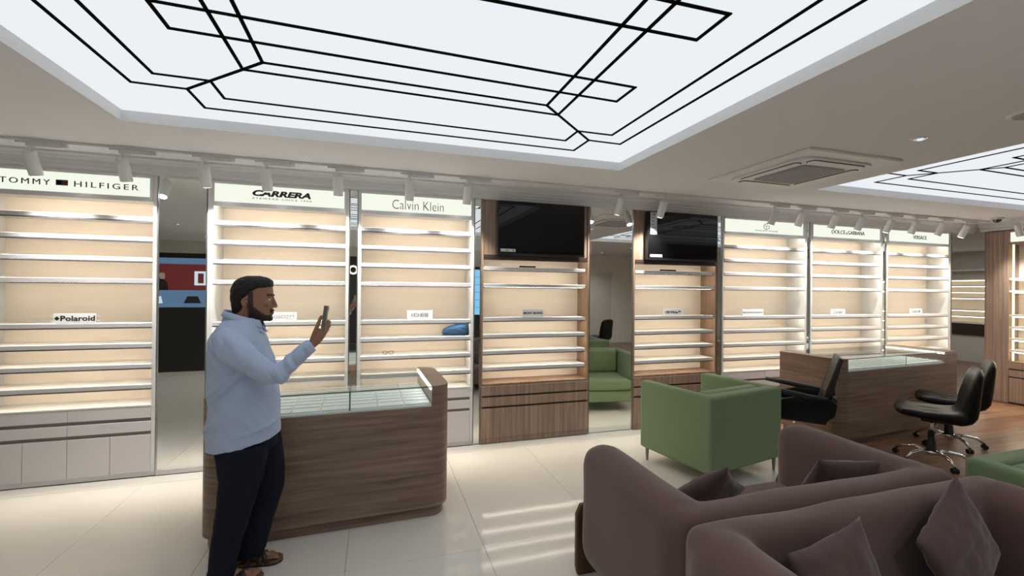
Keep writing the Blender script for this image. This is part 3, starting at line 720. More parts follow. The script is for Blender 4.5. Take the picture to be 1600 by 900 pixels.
# ------------------------------------------------------------------ green armchairs
def armchair(label, loc, rz, H=0.80):
    t = thing('armchair', label, 'armchair', loc, rz, 'green box armchairs')
    W, D, A = 1.0, 0.84, 0.11
    def rb(name, x0, x1, y0, y1, z0, z1, b=0.03, seg=4, par=t): return obj(name, box(x0, x1, y0, y1, z0, z1, b, seg), M['green'], par, True)
    # u-shaped shell with gently dipping crest
    bm = bmesh.new()
    for q in ((0, W, 0, 0.13, 0.13, H), (0, A, 0, D, 0.13, H - 0.002), (W - A, W, 0, D, 0.13, H - 0.002)):
        b2 = box(*q, 0.028, 4); me = bpy.data.meshes.new('q'); b2.to_mesh(me); b2.free(); bm.from_mesh(me); bpy.data.meshes.remove(me)
    obj('upholstered_frame', fuse(bm, 0.011, 3, 0.5), M['green'], t, True)
    rb('seat_base', A + 0.001, W - A - 0.001, 0.132, D - 0.02, 0.14, 0.30, 0.02)
    rb('seat_cushion', A + 0.004, W - A - 0.004, 0.14, D + 0.01, 0.302, 0.45, 0.04)
    rb('back_cushion', A + 0.006, W - A - 0.006, 0.135, 0.27, 0.452, H - 0.005, 0.045)
    for x, y in ((0.05, 0.05), (W - 0.05, 0.05), (0.05, D - 0.06), (W - 0.05, D - 0.06)):
        obj('leg', tube([(x, y, 0), (x, y, 0.1295)], [0.010, 0.019], 8), M['steel'], t)
    return t
armchair('green box armchair seen from behind, between the walnut cabinets and the brown sofa', (2.715, -1.655, 0), math.radians(10.8))
a2 = armchair('green armchair cut by the right edge of the picture, beside the near sofa', (4.395, -2.965, 0), PI, 0.72)

# ------------------------------------------------------------------ brown sofas back to back
def sofa(label, loc, rz, W=1.72, D=0.93, H=0.80):
    t = thing('sofa', label, 'sofa', loc, rz, 'brown rounded sofas')
    T = 0.25
    bm = bmesh.new()
    def slab(x0, x1, y0, y1, z0, z1, b, lean=(0, 0)):
        v, f = add_box(bm, x0, x1, y0, y1, z0, z1)
        return v
    def rs(x0, x1, y0, y1, z0, z1, b):
        b2 = box(x0, x1, y0, y1, z0, z1, b, 6); me = bpy.data.meshes.new('q'); b2.to_mesh(me); b2.free(); bm.from_mesh(me); bpy.data.meshes.remove(me)
    rs(0, T, 0.02, D, 0.10, H, 0.115)
    rs(W - T, W, 0.02, D, 0.10, H, 0.115)
    rs(0.03, W - 0.03, 0, 0.15, 0.10, H - 0.01, 0.055)
    rs(0.10, W - 0.10, 0.05, D - 0.06, 0.12, 0.32, 0.05)
    b2 = fuse(bm, 0.014, 10, 0.6)
    for v in b2.verts:     # barrel the outside a little
        n = noise.noise(v.co * 3.2) * 0.008
        v.co += v.normal * n
    obj('body', b2, M['brown'], t, True)
    bmc = box(T - 0.012, W - T + 0.012, 0.15, D - 0.04, 0.30, 0.42, 0.05, 5)
    bmesh.ops.subdivide_edges(bmc, edges=[e for e in bmc.edges if e.calc_length() > 0.3], cuts=10, use_grid_fill=True)
    obj('seat_cushion', bmc, M['brown'], t, True)
    for x in (0.06, W - 0.12):
        obj('foot_panel', prism([(x - 0.05, 0.0), (x + 0.09, 0.0), (x + 0.11, 0.05), (x + 0.11, 0.36), (x + 0.08, 0.42), (x - 0.03, 0.42), (x - 0.06, 0.36), (x - 0.06, 0.05)], 'y', D - 0.012, D + 0.022, 0.008, 2), M['footwood'], t)
    for x in (0.10, W - 0.10): obj('rear_foot', tube([(x, 0.12, 0), (x, 0.12, 0.12)], 0.03, 12), M['footwood'], t)
    return t
sofa('dark brown rounded sofa facing the green armchair, two cushions on it', (1.155, -3.235, 0), 0)
sofa('dark brown rounded sofa nearest the camera, its back against the other sofa', (2.985, -3.240, 0), PI, W=1.86)
def pillow(label, loc, rot, s=0.40, th=0.12):
    rot = (Matrix.Rotation(math.radians(rot[0]), 3, 'Z') @ Matrix.Rotation(math.radians(90 - rot[1]), 3, 'X') @ Matrix.Rotation(math.radians(rot[2]), 3, 'Z')).to_euler()
    bm = bmesh.new(); N = 22; h = s / 2; g = {}
    sd = random.random() * 50
    for side in (1, -1):
        for i in range(N + 1):
            for j in range(N + 1):
                u = -1 + 2 * i / N; v = -1 + 2 * j / N
                e = (1 - u * u) ** 0.45 * (1 - v * v) ** 0.45 if abs(u) < 1 and abs(v) < 1 else 0
                px = u * h * (1 - 0.09 * (1 - v * v)) ; py = v * h * (1 - 0.09 * (1 - u * u))
                z = side * e * th / 2
                if e > 0:
                    z += side * noise.noise(Vector((u * 4 + sd, v * 4, side))) * 0.012 * e
                    z += side * math.sin(8 * (u + v) + 3 * noise.noise(Vector((u * 3 + sd, v * 3, 1)))) * 0.004 * e * (abs(u) ** 2 + abs(v) ** 2)
                key = (i, j, side if e > 0 else 0)
                if key not in g: g[key] = bm.verts.new((px, py, z))
        def G(i, j): return g.get((i, j, side)) or g[(i, j, 0)]
        for i in range(N):
            for j in range(N):
                q = [G(i, j), G(i + 1, j), G(i + 1, j + 1), G(i, j + 1)]
                bm.faces.new(q if side == 1 else q[::-1])
    o = obj('cushion', bm, M['cushion'], None, True, loc=loc, rot=rot)
    return tag(o, label, 'cushion', 'brown scatter cushions')
pillow('brown cushion leaning in the left of the far sofa, one corner pointing up', (1.665, -2.775, 0.622), (180, 40, 43), 0.40)
pillow('brown cushion lying against the right arm of the far sofa', (2.49, -2.86, 0.615), (168, 30, 4), 0.40)
pillow('brown cushion in the middle of the near sofa, cut by the bottom edge', (1.63, -3.53, 0.63), (-4, 12, 14), 0.37)
pillow('large brown cushion at the right end of the near sofa', (2.34, -3.50, 0.635), (4, 10, 30), 0.42)

# ------------------------------------------------------------------ swivel chairs
def star_base(t, rr=0.30, rot=0.3, lift=0.44, m='chrome'):
    obj('gas_lift', tube([(0, 0, 0.30), (0, 0, lift)], 0.016, 14), M[m], t, True)
    obj('lift_cover', tube([(0, 0, 0.115), (0, 0, 0.13), (0, 0, 0.22), (0, 0, 0.225), (0, 0, 0.31)], [0.045, 0.040, 0.036, 0.030, 0.027], 14), M['blackpl'], t, True)
    obj('hub', tube([(0, 0, 0.075), (0, 0, 0.085), (0, 0, 0.125)], [0.03, 0.048, 0.048], 16), M[m], t, True)
    for k in range(5):
        a = rot + k * 2 * PI / 5; c, s = math.cos(a), math.sin(a)
        pts = [(c * 0.03, s * 0.03, 0.105), (c * 0.13, s * 0.13, 0.125), (c * 0.23, s * 0.23, 0.105), (c * rr, s * rr, 0.062)]
        obj('base_arm', tube(pts, [0.020, 0.018, 0.015, 0.013], 8), M[m], t, True)
        bm = bmesh.new(); u = Vector((-s, c, 0))
        for q in (-1, 1):
            p = Vector((c * rr, s * rr, 0.027)) + u * 0.014 * q
            add_tube(bm, [p - u * 0.009, p + u * 0.009], 0.026, 14)
        add_tube(bm, [(c * rr, s * rr, 0.03), (c * rr, s * rr, 0.062)], 0.009, 8)
        obj('caster', bm, M['blackpl'], t)
def swivel_chair(label, loc, rz, group='black swivel chairs at the right counter', K=1.13):
    """armless stool-chair, sits facing local -x"""
    t = thing('swivel_chair', label, 'chair', loc, rz, group)
    # one continuous L-shaped shell, side profile in the xz plane
    out = [(-0.24, 0.475), (-0.252, 0.50), (-0.235, 0.53), (-0.05, 0.525), (0.12, 0.535), (0.165, 0.57), (0.20, 0.68), (0.235, 0.82), (0.262, 0.93), (0.285, 0.955), (0.305, 0.94),
           (0.312, 0.90), (0.305, 0.78), (0.295, 0.64), (0.27, 0.53), (0.235, 0.47), (0.17, 0.44), (0.0, 0.44), (-0.15, 0.455)]
    N = 14; bm = bmesh.new(); rows = []
    for k in range(N + 1):
        v = -1 + 2 * k / N; y = v * 0.225
        cxm = sum(p[0] for p in out) / len(out)
        sc_ = (1 - abs(v) ** 6) ** 0.5 if abs(v) < 1 else 0.0
        row_ = []
        mid = [(-0.24, 0.495), (-0.24, 0.50), (-0.225, 0.505), (-0.05, 0.49), (0.12, 0.49), (0.20, 0.52), (0.24, 0.66), (0.268, 0.81), (0.285, 0.91), (0.289, 0.925), (0.292, 0.925),
               (0.29, 0.90), (0.270, 0.78), (0.25, 0.64), (0.23, 0.54), (0.205, 0.50), (0.15, 0.475), (0.0, 0.475), (-0.15, 0.48)]
        f = 0.35 + 0.65 * sc_
        for (a, b), (c, d) in zip(out, mid):
            cup = 0.022 * v * v
            x = c + (a - c) * f; z = d + (b - d) * f + (cup if x < 0.15 else 0); x -= cup if z > 0.6 else 0
            if z > 0.9 or x < -0.2: 
                z_ = 0.02 * abs(v) ** 3
                if z > 0.9: z -= z_ * 1.5
                else: x += z_ * 1.5
            row_.append(bm.verts.new((x, y, z)))
        rows.append(row_)
    for a, b in zip(rows, rows[1:]):
        for k in range(len(out)): bm.faces.new((a[k], a[(k + 1) % len(out)], b[(k + 1) % len(out)], b[k]))
    bm.faces.new(rows[0][::-1]); bm.faces.new(rows[-1]); bmesh.ops.recalc_face_normals(bm, faces=bm.faces[:])
    bmesh.ops.subdivide_edges(bm, edges=bm.edges[:], cuts=1, use_grid_fill=True, smooth=0.3)
    for v in bm.verts: v.co.x *= K; v.co.y *= K; v.co.z = 0.44 + (v.co.z - 0.44) * 1.06
    obj('padded_shell', bm, M['leather'], t, True)
    bm = bmesh.new()
    for x in (-0.13, 0.0, 0.11):
        add_box(bm, x - 0.0025, x + 0.0025, -0.19, 0.19, 0.526, 0.536)
    for y in (-0.08, 0.08): add_box(bm, -0.22, 0.13, y - 0.0025, y + 0.0025, 0.527, 0.537)
    obj('seat_seams', bm, M['blackpl'], t)
    bm = bmesh.new(); add_box(bm, -0.08, 0.10, -0.07, 0.07, 0.415, 0.442); obj('seat_plate', bm, M['blackpl'], t)
    obj('height_lever', tube([(0.02, -0.06, 0.425), (0.02, -0.20, 0.42)], 0.006, 8), M['chrome'], t)
    star_base(t, 0.29, 0.2)
    return t
swivel_chair('black padded swivel chair on chrome star base, nearer of the two at the right counter', (5.36, -1.71, 0), math.radians(-56))
swivel_chair('black padded swivel chair on chrome star base, farther one partly behind the other', (6.17, -1.42, 0), math.radians(-58))
swivel_chair('black padded swivel chair behind the camera, seen reflected in the mirror', (5.3, -5.2, 0), math.radians(60), 'black swivel chairs')
# black task chair with loop arms, left end of the right counter
t = thing('task_chair', 'black mesh-back task chair with curved arms at the left end of the right counter', 'chair', (4.20, -1.17, 0), math.radians(-48))
obj('seat', box(-0.24, 0.24, -0.24, 0.24, 0.44, 0.54, 0.045, 4), M['leather'], t, True)
obj('seat_shell', box(-0.20, 0.26, -0.22, 0.22, 0.40, 0.4395, 0.018, 3), M['blackpl'], t, True)
obj('backrest', prism([(0.20, 0.56), (0.27, 0.56), (0.31, 0.72), (0.385, 1.04), (0.375, 1.065), (0.35, 1.06), (0.25, 0.74)], 'y', -0.21, 0.21, 0.012, 2), M['blackpl'], t, True)
obj('back_support', tube([(0.15, 0, 0.42), (0.28, 0, 0.44), (0.33, 0, 0.56), (0.315, 0, 0.72)], 0.03, 10), M['blackpl'], t, True)
obj('lumbar_pad', box(0.27, 0.33, -0.17, 0.17, 0.64, 0.80, 0.028, 3), M['leather'], t, True)
for s in (-1, 1):
    obj('armrest', tube([(-0.27, s * 0.27, 0.72), (-0.10, s * 0.28, 0.70), (0.12, s * 0.28, 0.67), (0.26, s * 0.25, 0.66)], [0.020, 0.027, 0.027, 0.02], 10), M['blackpl'], t, True)
    y0, y1 = (0.225, 0.262) if s > 0 else (-0.262, -0.225)
    obj('side_shell', prism([(-0.20, 0.43), (0.22, 0.41), (0.32, 0.50), (0.34, 0.62), (0.30, 0.66), (0.02, 0.665), (-0.12, 0.62), (-0.22, 0.52)], 'y', y0, y1, 0.014, 3), M['leather'], t, True)
obj('rear_shell', prism([(0.24, 0.43), (0.33, 0.52), (0.345, 0.66), (0.305, 0.70), (0.27, 0.56)], 'y', -0.224, 0.224, 0.012, 2), M['blackpl'], t, True)
star_base(t, 0.29, 0.6, 0.41)

# ------------------------------------------------------------------ things behind the camera that the mirrors show
t = thing('advert_screen', 'tall dark advertising stand with lit red and blue screen, seen in the left mirror', 'screen', (-3.75, -5.6, 0))
O('body', M['tvbody'], t, -0.68, 0.68, -0.12, 0.0, 0, 2.36)
sblue = mat('screen_blue', (0, 0, 0), 0.5, emit=(0.16, 0.30, 0.50), es=0.5); sred = mat('screen_red', (0, 0, 0), 0.5, emit=(0.28, 0.04, 0.04), es=0.35)
swht = mat('screen_white', (0, 0, 0), 0.5, emit=(0.75, 0.85, 0.95), es=0.8); sskin = mat('screen_skin', (0, 0, 0), 0.5, emit=(0.40, 0.30, 0.26), es=0.5); sblk = mat('screen_black', (0.01, 0.01, 0.01), 0.5)
s = O('screen', sblue, t, -0.60, 0.60, 0.0005, 0.004, 1.28, 2.26)
O('screen_picture', sred, s, -0.60, 0.60, 0.0042, 0.005, 1.62, 2.14)
def flat(poly, m, y=0.006): obj('screen_picture', prism(poly, 'y', y - 0.0008, y), m, s)
flat([(-0.160, 1.62), (-0.580, 1.62), (-0.550, 1.84), (-0.450, 1.92), (-0.300, 1.88), (-0.180, 1.78)], sblk)
flat([(-0.360, 1.90), (-0.440, 1.90), (-0.460, 2.0), (-0.420, 2.06), (-0.360, 2.04), (-0.340, 1.96)], sskin, 0.007); flat([(-0.220, 1.84), (-0.300, 1.84), (-0.320, 1.93), (-0.280, 1.97), (-0.220, 1.95)], sskin, 0.007)
flat([(0.500, 1.72), (0.280, 1.72), (0.280, 2.0), (0.500, 2.0)], swht); flat([(0.440, 1.76), (0.340, 1.76), (0.340, 1.96), (0.440, 1.96)], sred, 0.0072)
flat([(-0.250, 1.36), (-0.450, 1.36), (-0.420, 1.5), (-0.280, 1.5)], swht, 0.0052); flat([(0.400, 1.36), (0.100, 1.36), (0.160, 1.5), (0.340, 1.5)], sblk, 0.0052)
t = thing('sign_wall', 'dark wall panel with a glowing round letter, seen in the narrow mirror', 'sign', (-0.585, YB + 0.01, 0))
O('panel', M['tvbody'], t, -0.75, 0.75, 0, 0.05, 0, 2.55)
obj('lettering', (lambda b: b)(text_bm('O', -0.12, 0.12, 2.06, 2.31, -0.06, ex=0.006, bold=0.02)), mat('glowing_letter', (0.9, 0.85, 0.7), 0.5, emit=(1, 0.93, 0.75), es=1.3), t)
for ch in t.children:
    if ch.name.startswith('lettering'): ch.rotation_euler = (0, 0, PI)
t = thing('video_wall', 'bright blue gridded video wall behind the camera, seen in a narrow mirror', 'screen', (2.75, YB + 0.01, 0))
O('body', M['tvbody'], t, -0.55, 0.55, 0, 0.08, 0, 2.35)
for i in range(4):
    for j in range(6): O('screen_tile', mat('blue_tile', (0, 0, 0), 0.4, emit=(0.22, 0.55, 0.85), es=1.0) if (i + j) == 0 else bpy.data.materials['blue_tile'], t, -0.52 + i * 0.262, -0.52 + i * 0.262 + 0.25, 0.081, 0.085, 0.95 + j * 0.22, 0.95 + j * 0.22 + 0.21)
# ------------------------------------------------------------------ the man with the phone (faces +x)
def skin_material():
    m, nt, b = _new('skin')
    a = nt.nodes.new('ShaderNodeVertexColor'); a.layer_name = 'tone'
    n = nt.nodes.new('ShaderNodeTexNoise'); n.inputs['Scale'].default_value = 60
    mx = nt.nodes.new('ShaderNodeMixRGB'); mx.blend_type = 'MULTIPLY'; mx.inputs[0].default_value = 0.18
    nt.links.new(a.outputs['Color'], mx.inputs[1]); nt.links.new(n.outputs['Fac'], mx.inputs[2])
    nt.links.new(mx.outputs['Color'], b.inputs['Base Color'])
    b.inputs['Roughness'].default_value = 0.5; b.inputs['Specular IOR Level'].default_value = 0.35
    b.inputs['Subsurface Weight'].default_value = 0.05
    return m
M['skin'] = skin_material()
MX, MY = -0.72, -1.75
man = thing('person', 'man in a light blue shirt and dark trousers holding up a phone beside the counter', 'person', (MX, MY, 0))
def L3(x, y, z): return Vector((x - MX, y - MY, z))        # world position -> the man's own space
def LR(rings): return [(r[0], r[1] - MX, r[2] - MX, r[3]) + tuple(r[4:]) for r in rings]   # y centre already local
def arc_pts(cx, cz, r): return [(cx + r * math.cos(a * PI / 8), 0, cz + r * math.sin(a * PI / 8)) for a in range(17)]
# --- body: head, neck, torso core, arms, legs, feet in one skin
bm = bmesh.new()
add_loft(bm, LR([(1.496, -0.655, -0.612, 0, 0.022), (1.503, -0.672, -0.602, 0, 0.034), (1.520, -0.705, -0.595, 0, 0.046), (1.545, -0.735, -0.589, 0, 0.056), (1.575, -0.765, -0.590, 0, 0.064),
                 (1.605, -0.785, -0.592, 0, 0.069), (1.635, -0.792, -0.592, 0, 0.072), (1.66, -0.793, -0.588, 0, 0.074), (1.69, -0.790, -0.590, 0, 0.074), (1.715, -0.780, -0.602, 0, 0.070), (1.738, -0.755, -0.628, 0, 0.054), (1.748, -0.73, -0.655, 0, 0.035)]), 36, 2.2)
add_ellipsoid(bm, L3(-0.702, MY, 1.662), (0.090, 0.076, 0.088), 24)
H = 0.004
add_capsule(bm, L3(-0.592, MY, 1.640), L3(-0.574, MY, 1.590), 0.008, 0.0105)          # nose bridge to tip
add_ellipsoid(bm, L3(-0.576, MY, 1.584), (0.013, 0.012, 0.0095), 14)
for s in (-1, 1):
    add_ellipsoid(bm, L3(-0.585, MY + s * 0.012, 1.582), (0.010, 0.0075, 0.007), 12)      # nostril wings
    add_capsule(bm, L3(-0.588, MY + s * 0.012, 1.650), L3(-0.602, MY + s * 0.048, 1.650), 0.0075, 0.006)   # brow ridge
    add_ellipsoid(bm, L3(-0.612, MY + s * 0.045, 1.602), (0.022, 0.016, 0.017), 14)       # cheek bone
    add_ellipsoid(bm, L3(-0.598, MY + s * 0.030, 1.6345), (0.010, 0.014, 0.0045), 12)     # upper eyelid
    add_ellipsoid(bm, L3(-0.600, MY + s * 0.030, 1.6175), (0.009, 0.013, 0.004), 12)      # lower eyelid
    # ear: shell with rim and lobe
    add_ellipsoid(bm, L3(-0.712, MY + s * 0.077, 1.608), (0.019, 0.008, 0.031), 14, Matrix.Rotation(0.15, 3, 'Y'))
    rim = [L3(-0.714 - 0.019 * math.sin(a), MY + s * 0.088, 1.612 + 0.025 * math.cos(a)) for a in [k * 0.5 - 0.9 for k in range(8)]]
    add_tube(bm, rim, 0.0048, 8)
    add_ellipsoid(bm, L3(-0.699, MY + s * 0.078, 1.581), (0.008, 0.006, 0.009), 10)
add_ellipsoid(bm, L3(-0.590, MY, 1.5525), (0.0085, 0.021, 0.0052), 14)      # upper lip
add_ellipsoid(bm, L3(-0.591, MY, 1.5415), (0.0085, 0.018, 0.0055), 14)      # lower lip
add_ellipsoid(bm, L3(-0.603, MY, 1.513), (0.014, 0.020, 0.014), 14)         # chin
add_tube(bm, [L3(-0.775, MY, 1.42), L3(-0.755, MY, 1.50), L3(-0.725, MY, 1.58)], [0.066, 0.059, 0.056], 18)   # neck
# torso core under the shirt
add_loft(bm, LR([(0.80, -0.85, -0.60, 0, 0.15), (1.0, -0.86, -0.60, 0, 0.15), (1.2, -0.87, -0.62, 0, 0.155), (1.35, -0.87, -0.65, 0, 0.165), (1.44, -0.85, -0.69, 0, 0.10), (1.47, -0.82, -0.70, 0, 0.06)]), 24)
# near arm (his right) raised, far arm (his left) hanging
add_tube(bm, [L3(-0.78, MY - 0.13, 1.40), L3(-0.735, MY - 0.20, 1.355), L3(-0.545, MY - 0.225, 1.215), L3(-0.50, MY - 0.222, 1.235), L3(-0.352, MY - 0.185, 1.365)], [0.05, 0.052, 0.042, 0.038, 0.024], 14)
add_tube(bm, [L3(-0.78, MY + 0.13, 1.40), L3(-0.785, MY + 0.20, 1.36), L3(-0.79, MY + 0.225, 1.12), L3(-0.74, MY + 0.225, 0.90)], [0.05, 0.048, 0.038, 0.026], 14)
# legs
def leg_core(b, rings): add_loft(b, rings, 18)
leg_core(bm, LR([(0.09, -0.845, -0.775, -0.078, 0.036), (0.30, -0.835, -0.735, -0.085, 0.05), (0.50, -0.80, -0.69, -0.09, 0.055), (0.82, -0.80, -0.64, -0.09, 0.08)]))
leg_core(bm, LR([(0.09, -0.765, -0.700, 0.088, 0.036), (0.30, -0.735, -0.63, 0.09, 0.05), (0.50, -0.70, -0.59, 0.09, 0.055), (0.82, -0.76, -0.60, 0.09, 0.08)]))
# feet: heel, arch, ball and five toes each
FT = [(-0.885, -0.075, 0.0), (-0.815, 0.090, 0.02)]       # heel x (world), y local, yaw
def foot(b, hx_, yl, yaw, side):
    c, s = math.cos(yaw), math.sin(yaw)
    def F(u, v, z): return Vector((hx_ - MX + u * c - v * s, yl + u * s + v * c, z))
    add_ellipsoid(b, F(0.035, 0, 0.055), (0.036, 0.030, 0.032), 14)
    add_tube(b, [F(0.045, 0, 0.095), F(0.085, 0, 0.072), F(0.15, 0.0, 0.052), F(0.205, 0, 0.042)], [0.034, 0.032, 0.027, 0.018], 14)
    add_ellipsoid(b, F(0.185, 0, 0.040), (0.045, 0.044, 0.016), 16)
    for k, (dy, ln, rr) in enumerate(((-0.030, 0.050, 0.0115), (-0.010, 0.046, 0.0085), (0.007, 0.040, 0.008), (0.022, 0.032, 0.0075), (0.036, 0.022, 0.007))):
        v = dy * side
        add_tube(b, [F(0.195, v, 0.040), F(0.205 + ln * 0.5, v, 0.043), F(0.205 + ln, v, 0.036)], [rr, rr, rr * 0.85], 8)
        add_ellipsoid(b, F(0.205 + ln, v, 0.036), (rr, rr * 0.9, rr * 0.85), 8)
foot(bm, FT[0][0], FT[0][1], FT[0][2], -1); foot(bm, FT[1][0], FT[1][1], FT[1][2], 1)
body = fuse(bm, 0.0042, 2, 0.5)
# hands are chained separately so the fingers stay apart, then joined at the wrist in the same mesh
hb = bmesh.new()
add_tube(hb, [L3(-0.372, MY - 0.188, 1.348), L3(-0.350, MY - 0.185, 1.370), L3(-0.330, MY - 0.178, 1.395), L3(-0.312, MY - 0.165, 1.425), L3(-0.300, MY - 0.155, 1.450)], [0.024, 0.025, 0.031, 0.035, 0.026], 16)
add_ellipsoid(hb, L3(-0.318, MY - 0.172, 1.415), (0.034, 0.022, 0.042), 16, Matrix.Rotation(0.55, 3, 'Y'))
def finger(pts, r0, r1):
    n = len(pts)
    add_tube(hb, pts, [r0 + (r1 - r0) * k / (n - 1) for k in range(n)], 10); add_ellipsoid(hb, pts[-1], (r1, r1, r1), 8)
# thumb lies along the near side of the phone, screen side
finger([L3(-0.345, MY - 0.195, 1.400), L3(-0.333, MY - 0.200, 1.440), L3(-0.318, MY - 0.203, 1.480), L3(-0.304, MY - 0.200, 1.520), L3(-0.298, MY - 0.196, 1.532)], 0.0135, 0.0088)
# index to little finger wrap round the back to the far edge
for k, (z, ex_, rr, dx) in enumerate(((1.487, 0.0, 0.0092, 0.010), (1.467, 0.002, 0.0095, 0.006), (1.446, 0.0, 0.009, 0.0), (1.426, -0.004, 0.0078, -0.008))):
    x0 = -0.283 + dx
    finger([L3(x0 - 0.020, MY - 0.175, z - 0.042), L3(x0 + 0.004, MY - 0.182, z - 0.012), L3(x0 + 0.016 + ex_, MY - 0.165, z + 0.008), L3(x0 + 0.010 + ex_, MY - 0.130, z + 0.014), L3(x0 - 0.008, MY - 0.112, z + 0.012), L3(x0 - 0.020, MY - 0.114, z + 0.009)], rr * 1.1, rr * 0.85)
# relaxed far hand
P0 = L3(-0.735, MY + 0.225, 0.88)
add_ellipsoid(hb, P0 + Vector((0.012, 0, -0.045)), (0.036, 0.017, 0.048), 14); add_tube(hb, [L3(-0.742, MY + 0.225, 0.93), P0, P0 + Vector((0.008, 0, -0.03))], [0.024, 0.023, 0.024], 12)
for k, dx in enumerate((0.036, 0.018, 0.0, -0.016)):
    p = P0 + Vector((dx, 0, -0.082)); l = (0.066, 0.074, 0.068, 0.054)[k]
    finger([p, p + Vector((0.006, -0.004, -l * 0.5)), p + Vector((0.012, -0.014, -l))], 0.0092, 0.0078)
p = P0 + Vector((0.036, -0.004, -0.03)); finger([p, p + Vector((0.020, -0.004, -0.028)), p + Vector((0.026, -0.006, -0.058))], 0.012, 0.009)
hands = fuse(hb, 0.0028, 2, 0.4)
me = bpy.data.meshes.new('h'); hands.to_mesh(me); hands.free(); body.from_mesh(me); bpy.data.meshes.remove(me)
# colour per vertex: skin, beard, lips, nails
tone = []
base = Vector((0.34, 0.175, 0.112)); beard = Vector((0.012, 0.009, 0.008)); lips = Vector((0.17, 0.065, 0.05)); brow = beard
for v in body.verts:
    x, y, z = v.co.x + MX, v.co.y, v.co.z; ay = abs(y); c = base.copy()
    if z > 1.47 and -0.85 < x < -0.55 and ay < 0.11:
        nz = noise.noise(v.co * 70) * 0.004
        line = 1.562 + max(0.0, (-0.625 - x)) * 0.75          # beard's upper edge climbs to the sideburn
        jaw = (z + nz < line and x > -0.705 and z > 1.497 - max(0, -x - 0.64) * -0.25)
        mous = x > -0.622 and 1.552 < z + nz < 1.571 and ay < 0.030
        under = z < 1.525 and x > -0.70
        cheek_clear = (z > 1.545 and x > -0.655 and ay > 0.028 and z > 1.545 + 0.0 and x > -0.64)
        k = 0.0
        ed = 1.556 + max(0.0, -0.640 - x) * 0.85 - max(0.0, min(0.018, (x + 0.640) * 0.9)) * (1 if ay > 0.022 else 0)
        if x > -0.715 and z > 1.487: k = 0.92 * min(1.0, max(0.0, (ed + nz - z) / 0.007)) * min(1.0, max(0.0, (x + 0.715) / 0.012))
        if -0.703 < x + nz < -0.678 and 1.57 < z < 1.67 and ay > 0.05: k = max(k, 0.88)
        if mous: k = 0.92
        if x > -0.592 and ay < 0.019 and 1.5375 < z < 1.5535: k = 0; c = lips.copy()
        if x > -0.612 and 1.6475 < z < 1.659 and 0.010 < ay < 0.052: k = 0.9
        c = c.lerp(beard, k)
    tone.append((c.x, c.y, c.z, 1))
bo = obj('body', body, M['skin'], man, True)
ca = bo.data.color_attributes.new('tone', 'FLOAT_COLOR', 'POINT')
ca.data.foreach_set('color', [q for t4 in tone for q in t4])
for s in (-1, 1):
    bm = bmesh.new(); add_ellipsoid(bm, L3(-0.6045, MY + s * 0.030, 1.626), (0.0115, 0.0115, 0.0105), 14); e = obj('eye', bm, M['eye'], man, True)
    bm = bmesh.new(); add_ellipsoid(bm, L3(-0.5965, MY + s * 0.030, 1.6255), (0.004, 0.0052, 0.0052), 10); obj('iris', bm, M['iris'], e, True)
# --- hair: a thick cap that follows the skull
bm = bmesh.new()
add_loft(bm, LR([(1.545, -0.795, -0.742, 0, 0.052), (1.57, -0.802, -0.725, 0, 0.064), (1.60, -0.806, -0.722, 0, 0.073), (1.635, -0.810, -0.700, 0, 0.081), (1.66, -0.810, -0.662, 0, 0.084), (1.685, -0.808, -0.640, 0, 0.085),
                 (1.702, -0.804, -0.590, 0, 0.083), (1.72, -0.798, -0.586, 0, 0.080), (1.74, -0.782, -0.592, 0, 0.070), (1.755, -0.755, -0.615, 0, 0.053), (1.764, -0.725, -0.655, 0, 0.028)]), 36, 2.3)
hr = fuse(bm, 0.0045, 2, 0.5)
for v in hr.verts: v.co += v.normal * (noise.noise(v.co * 55) * 0.0035 + noise.noise(v.co * 150) * 0.0018)
obj('hair', hr, M['hair'], man, True)
# short beard volume along the jaw
bm = bmesh.new()
for s in (-1, 1):
    add_tube(bm, [L3(-0.690, MY + s * 0.060, 1.580), L3(-0.672, MY + s * 0.052, 1.545), L3(-0.640, MY + s * 0.037, 1.518), L3(-0.610, MY + s * 0.014, 1.508)], [0.004, 0.0075, 0.010, 0.012], 10)
    add_tube(bm, [L3(-0.585, MY + s * 0.003, 1.5635), L3(-0.591, MY + s * 0.020, 1.559), L3(-0.600, MY + s * 0.030, 1.545)], [0.005, 0.0048, 0.004], 8)
add_ellipsoid(bm, L3(-0.606, MY, 1.511), (0.018, 0.026, 0.016), 14)
br = fuse(bm, 0.003, 2, 0.5)
for v in br.verts: v.co += v.normal * noise.noise(v.co * 160) * 0.0015
obj('beard', br, M['hair'], man, True)
